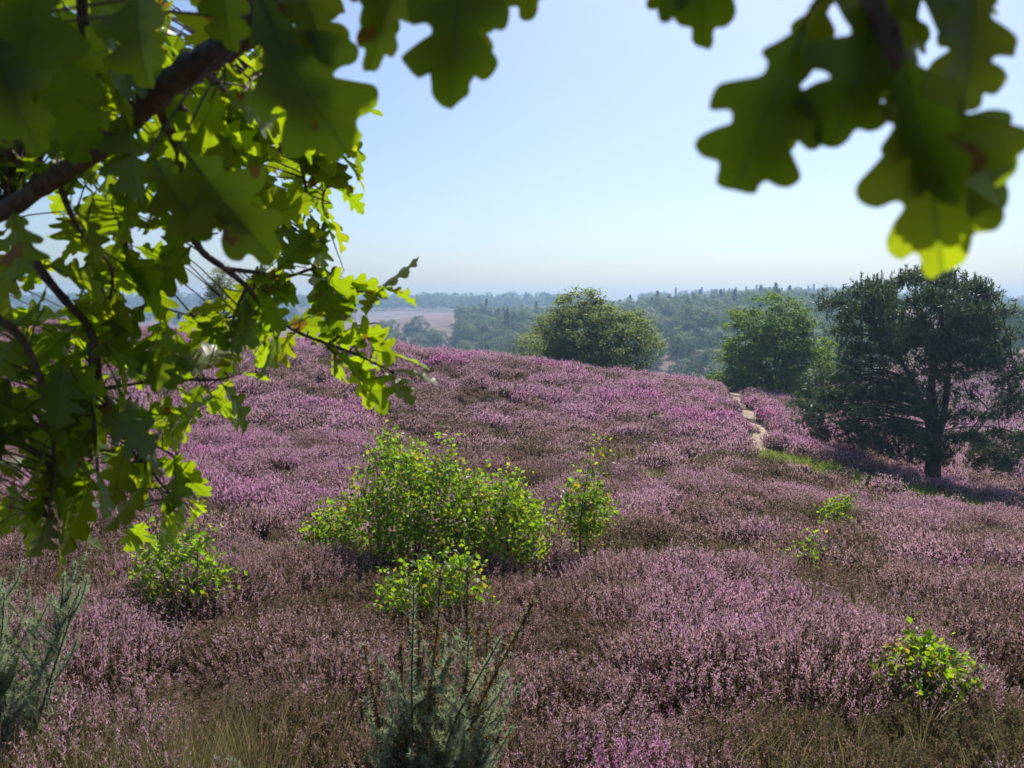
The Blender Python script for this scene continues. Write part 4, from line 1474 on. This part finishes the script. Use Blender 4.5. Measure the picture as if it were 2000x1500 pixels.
def inside(x, y):
    c = False
    for i in range(len(POLY)):
        (x1, y1), (x2, y2) = POLY[i], POLY[i - 1]
        if (y1 > y) != (y2 > y) and x < (x2 - x1) * (y - y1) / (y2 - y1) + x1:
            c = not c
    return c


g = np.random.default_rng(23)
allp = np.concatenate([s for _, s in TW if s is not s3])
own = np.concatenate([[i] * len(s) for i, (_, s) in enumerate(TW) if s is not s3])
petioles = {}
placed = []


def spray_leaf(c, a, par, ln, ax, up):
    base = c - ax * ln * 0.5
    put_leaf(par, leaf_s[int(g.integers(0, 10))], base, base + ax * ln, up, g.uniform(0.95, 1.2))
    q0 = base - ax * ln * 0.10
    mb = petioles.setdefault(par.name, (par, MB()))[1]
    tube(mb, spline([a, (a + q0) / 2 + g.normal(size=3) * 0.008, q0], 4), 0.0016, 0.0009, 4, 0)


def to_px(p):
    p = p + OAKB
    w = p @ FWD
    return CX + F * p[0] / w, CY - F * (p @ UPV) / w


for k, (par, sp) in enumerate(TW):
    if sp is s2 or sp is s3:
        continue
    tan = unit(np.gradient(sp, axis=0))
    seg = np.linalg.norm(np.diff(sp, axis=0), axis=1).cumsum()
    t = 0.15 * seg[-1]
    sgn = 1
    while t < seg[-1] * 1.001:
        i = min(int(np.searchsorted(seg, t)), len(sp) - 2)
        sgn = -sgn
        last = t > seg[-1] * 0.9
        side = unit(np.cross(tan[i], np.array([0, -1.0, 0.3]))) * sgn
        ax = unit(tan[i] * (0.9 if last else 0.45) + side * (0.35 if last else 0.75) + g.normal(size=3) * 0.3 + [0, 0, -0.25])
        ln = g.uniform(0.075, 0.115)
        c = sp[i] + ax * ln * 0.62 + g.normal(size=3) * 0.008
        x, y = to_px(c)
        if not any(((x - a) / b) ** 2 + ((y - cc) / d) ** 2 < 0.8 for a, cc, b, d in GAPS):
            spray_leaf(c, sp[i], par, ln, ax, unit(g.normal(size=3) * 0.45 + SUN))
            placed.append((x, y))
        t += g.uniform(0.014, 0.03) if t > 0.4 * seg[-1] else g.uniform(0.03, 0.05)
print('leaves along twigs', len(placed))
br_px = np.array([to_px(p) for p in s2])
tries = 0
while len(placed) < 250 and tries < 20000:
    tries += 1
    x, y = g.uniform(-60, 780), g.uniform(-40, 1090)
    if not inside(x, y):
        continue
    if any(((x - a) / b) ** 2 + ((y - c) / d) ** 2 < 1.25 for a, c, b, d in GAPS):
        continue
    if placed and min(math.hypot(x - a, y - b) for a, b in placed) < 23:
        continue
    edge = smooth(150, 600, x + 0.25 * y)
    dep = 0.98 + 0.50 * edge + g.normal() * 0.13
    if np.min(np.hypot(br_px[:, 0] - x, br_px[:, 1] - y)) < 48:
        dep = max(dep, 1.28)                          # behind the main branch
    c = local(P(x, y, dep))
    dd = np.linalg.norm((allp - c) * [1, 0.6, 1], axis=1)
    j = int(np.argmin(dd))
    if np.linalg.norm(allp[j] - c) > 0.30:
        continue
    ln = g.uniform(0.072, 0.115)
    ax = unit(unit(c - allp[j]) * 0.7 + g.normal(size=3) * 0.5 + np.array([0, 0, -0.55]))
    up = unit(g.normal(size=3) * 0.5 + SUN)
    spray_leaf(c, allp[j], TW[own[j]][0], ln, ax, up)
    placed.append((x, y))
for par, mb in petioles.values():
    mb.build('stalks', [M_twig], par)['kind'] = 'stuff'
print('oak leaves', len(placed) + len(NEAR))

# the depth of the hanging spray, and unseen crown leaves added to shade the near ones
cm, ct = MB(), MB()
srcs = []
for k in range(5):
    mb = oak_leaf(760 + k, 1, 0)
    srcs.append((np.concatenate(mb.v), np.concatenate(mb.t), np.concatenate(mb.uv)))
g = np.random.default_rng(29)


def loose_leaf(mb, tw_mb, c, anchors, ln, ax, up, r=0.002):
    z = unit(up - ax * (up @ ax))
    y = np.cross(z, ax)
    sv, st_, su = srcs[int(g.integers(0, 5))]
    base = c - ax * ln * 0.5
    mb.add(base + (sv[:, :1] * ax + sv[:, 1:2] * y + sv[:, 2:] * z) * ln, st_, 0, g.random(), su)
    a = anchors[np.argmin(np.linalg.norm(anchors - c, axis=1))]
    tube(tw_mb, spline([a, (a + base) / 2 + [0, 0, 0.01], base - ax * ln * 0.1], 2), r, 0.0009, 3, 0)


fm, ft = MB(), MB()
n_in = tries = 0
while n_in < 320 and tries < 20000:
    tries += 1
    x, y = g.uniform(-120, 700), g.uniform(-40, 1060)
    if not inside(x, y) and x > 0:
        continue
    if any(((x - a) / b) ** 2 + ((y - c) / d) ** 2 < 1.6 for a, c, b, d in GAPS):
        continue
    if g.random() < smooth(250, 650, x) * 0.75:
        continue
    c = local(P(x, y, 1.15 + 0.45 * smooth(150, 600, x + 0.25 * y) + abs(g.normal()) * 0.16))
    if np.min(np.linalg.norm(allp - c, axis=1)) > 0.4:
        continue
    loose_leaf(fm, ft, c, allp, g.uniform(0.07, 0.11), unit(g.normal(size=3) * 0.6 + [0, 0, -0.7]), unit(g.normal(size=3) * 0.55 + SUN))
    n_in += 1
fm.build('foliage', [M_oakleaf], o2, uvs=True)['kind'] = 'stuff'
ft.build('stalks', [M_twig], o2)['kind'] = 'stuff'

anch = np.concatenate([s1[:-6], s3[:10], s4[:12], tr_p[12:]])
# points kept clear of the shading leaves, so the sun comes through
lit = [P(x, y, 0.39) for x, y in ((1900, 470), (1870, 500), (1890, 440), (1930, 450), (1850, 470))]
lit_soft = [P(x, y, d) for d in (1.3, 1.5, 1.7) for x in range(360, 800, 40) for y in range(130, 760, 40)] + [P(x, y, 1.25) for x in range(20, 440, 50) for y in range(840, 1100, 50)]
lit, lit_soft = np.array(lit), np.array(lit_soft)


def sun_gap(p, pts):
    v_ = p - pts
    al = v_ @ SUN
    return np.min(np.where(al > 0, np.linalg.norm(v_ - al[:, None] * SUN, axis=1), 9))


nleaf = tries = 0
while nleaf < 2400 and tries < 30000:
    tries += 1
    mode = g.random()
    if mode < 0.30:                                   # blockers between the sun and the near leaves
        _, b_, t_, _, _, _ = NEAR[int(g.integers(0, len(NEAR)))]
        p = P(*b_) + (P(*t_) - P(*b_)) * g.uniform(0, 1.05) + g.normal(size=3) * 0.03 + SUN * g.uniform(0.22, 0.95)
    elif mode < 0.62:                                 # blockers between the sun and the upper left spray
        p = P(g.uniform(-300, 600), g.uniform(-100, 700), 0.9) + SUN * g.uniform(0.45, 1.2)
    else:                                             # crown added over the head and behind, blocking sky light
        q = rand_dir(1, g)[0]
        p = np.array([0.3, -0.7, 0.9]) + q * np.array([2.0, 1.7, 1.2]) * g.uniform(0.5, 1.0)
        if p[2] < 0.25:
            continue
    el = math.degrees(math.atan2(p[2], math.hypot(p[0], p[1])))
    if p[1] > -0.3 and (el < 29 or p[2] < 0.14):
        continue
    if np.linalg.norm(p) < 0.45 or (p[1] < -0.3 and p[2] < 0.35):
        continue
    if sun_gap(p, lit) < 0.055:
        continue
    if sun_gap(p, lit_soft) < 0.09 and g.random() < 0.97:
        continue
    loose_leaf(cm, ct, local(p), anch, g.uniform(0.08, 0.13), unit(g.normal(size=3) + [0, 0, -0.4]), unit(g.normal(size=3) * 0.35 + SUN), 0.003)
    nleaf += 1
print('crown leaves', nleaf)
cm.build('shade_canopy', [M_oakleaf], oak, uvs=True)['kind'] = 'stuff'  # unseen leaves added for the shade they cast
ct.build('shade_canopy_twigs', [M_twig], oak)['kind'] = 'stuff'

# acorns near the twig end
for px, py, d in ((658, 542, 1.52), (655, 520, 1.53), (668, 552, 1.51)):
    mb = MB()
    n_, m_ = 10, 8
    v, f = [], []
    for i in range(n_):
        t = i / (n_ - 1)
        r = 0.0085 * math.sin(math.pi * min(1, 0.06 + 0.94 * t)) ** 0.6 * (1.12 if t < 0.4 else 1.0)
        for j in range(m_):
            v.append((r * math.cos(j * 6.283 / m_), r * math.sin(j * 6.283 / m_), -0.024 * t))
    for i in range(n_ - 1):
        for j in range(m_):
            a, b, c, dd = i * m_ + j, i * m_ + (j + 1) % m_, (i + 1) * m_ + j, (i + 1) * m_ + (j + 1) % m_
            f += [(a, b, c), (b, dd, c)]
    mb.add(v, f, 0, 0.3)
    o = mb.build('acorn', [M_pod], TW[2][0])
    o.location = local(P(px, py, d))

# ------------------------------------------------------------------ haze
M_haze, t_, N_, L_ = new_mat('haze')
pv_, ho = N_('VolumePrincipled'), N_('OutputMaterial')
pv_.inputs['Color'].default_value = (0.46, 0.70, 1.0, 1)
pv_.inputs['Density'].default_value = 0.00064
pv_.inputs['Anisotropy'].default_value = 0.3
L_(pv_.outputs[0], ho.inputs['Volume'])
hb = MB()
X0, Y0, Z0, Z1 = 1720, 1720, float(gz.min()) - 1.0, 27.0
v = [(sx * X0, sy * Y0, z) for z in (Z0, Z1) for sy in (-1, 1) for sx in (-1, 1)]
f = [(0, 2, 3), (0, 3, 1), (4, 5, 7), (4, 7, 6), (0, 1, 5), (0, 5, 4), (2, 6, 7), (2, 7, 3), (0, 4, 6), (0, 6, 2), (1, 3, 7), (1, 7, 5)]
hb.add(v, f)
haze = tag(hb.build('haze', [M_haze], smooth_shade=False), 'thin bluish haze over the valley and the far woods', 'haze', kind='stuff')
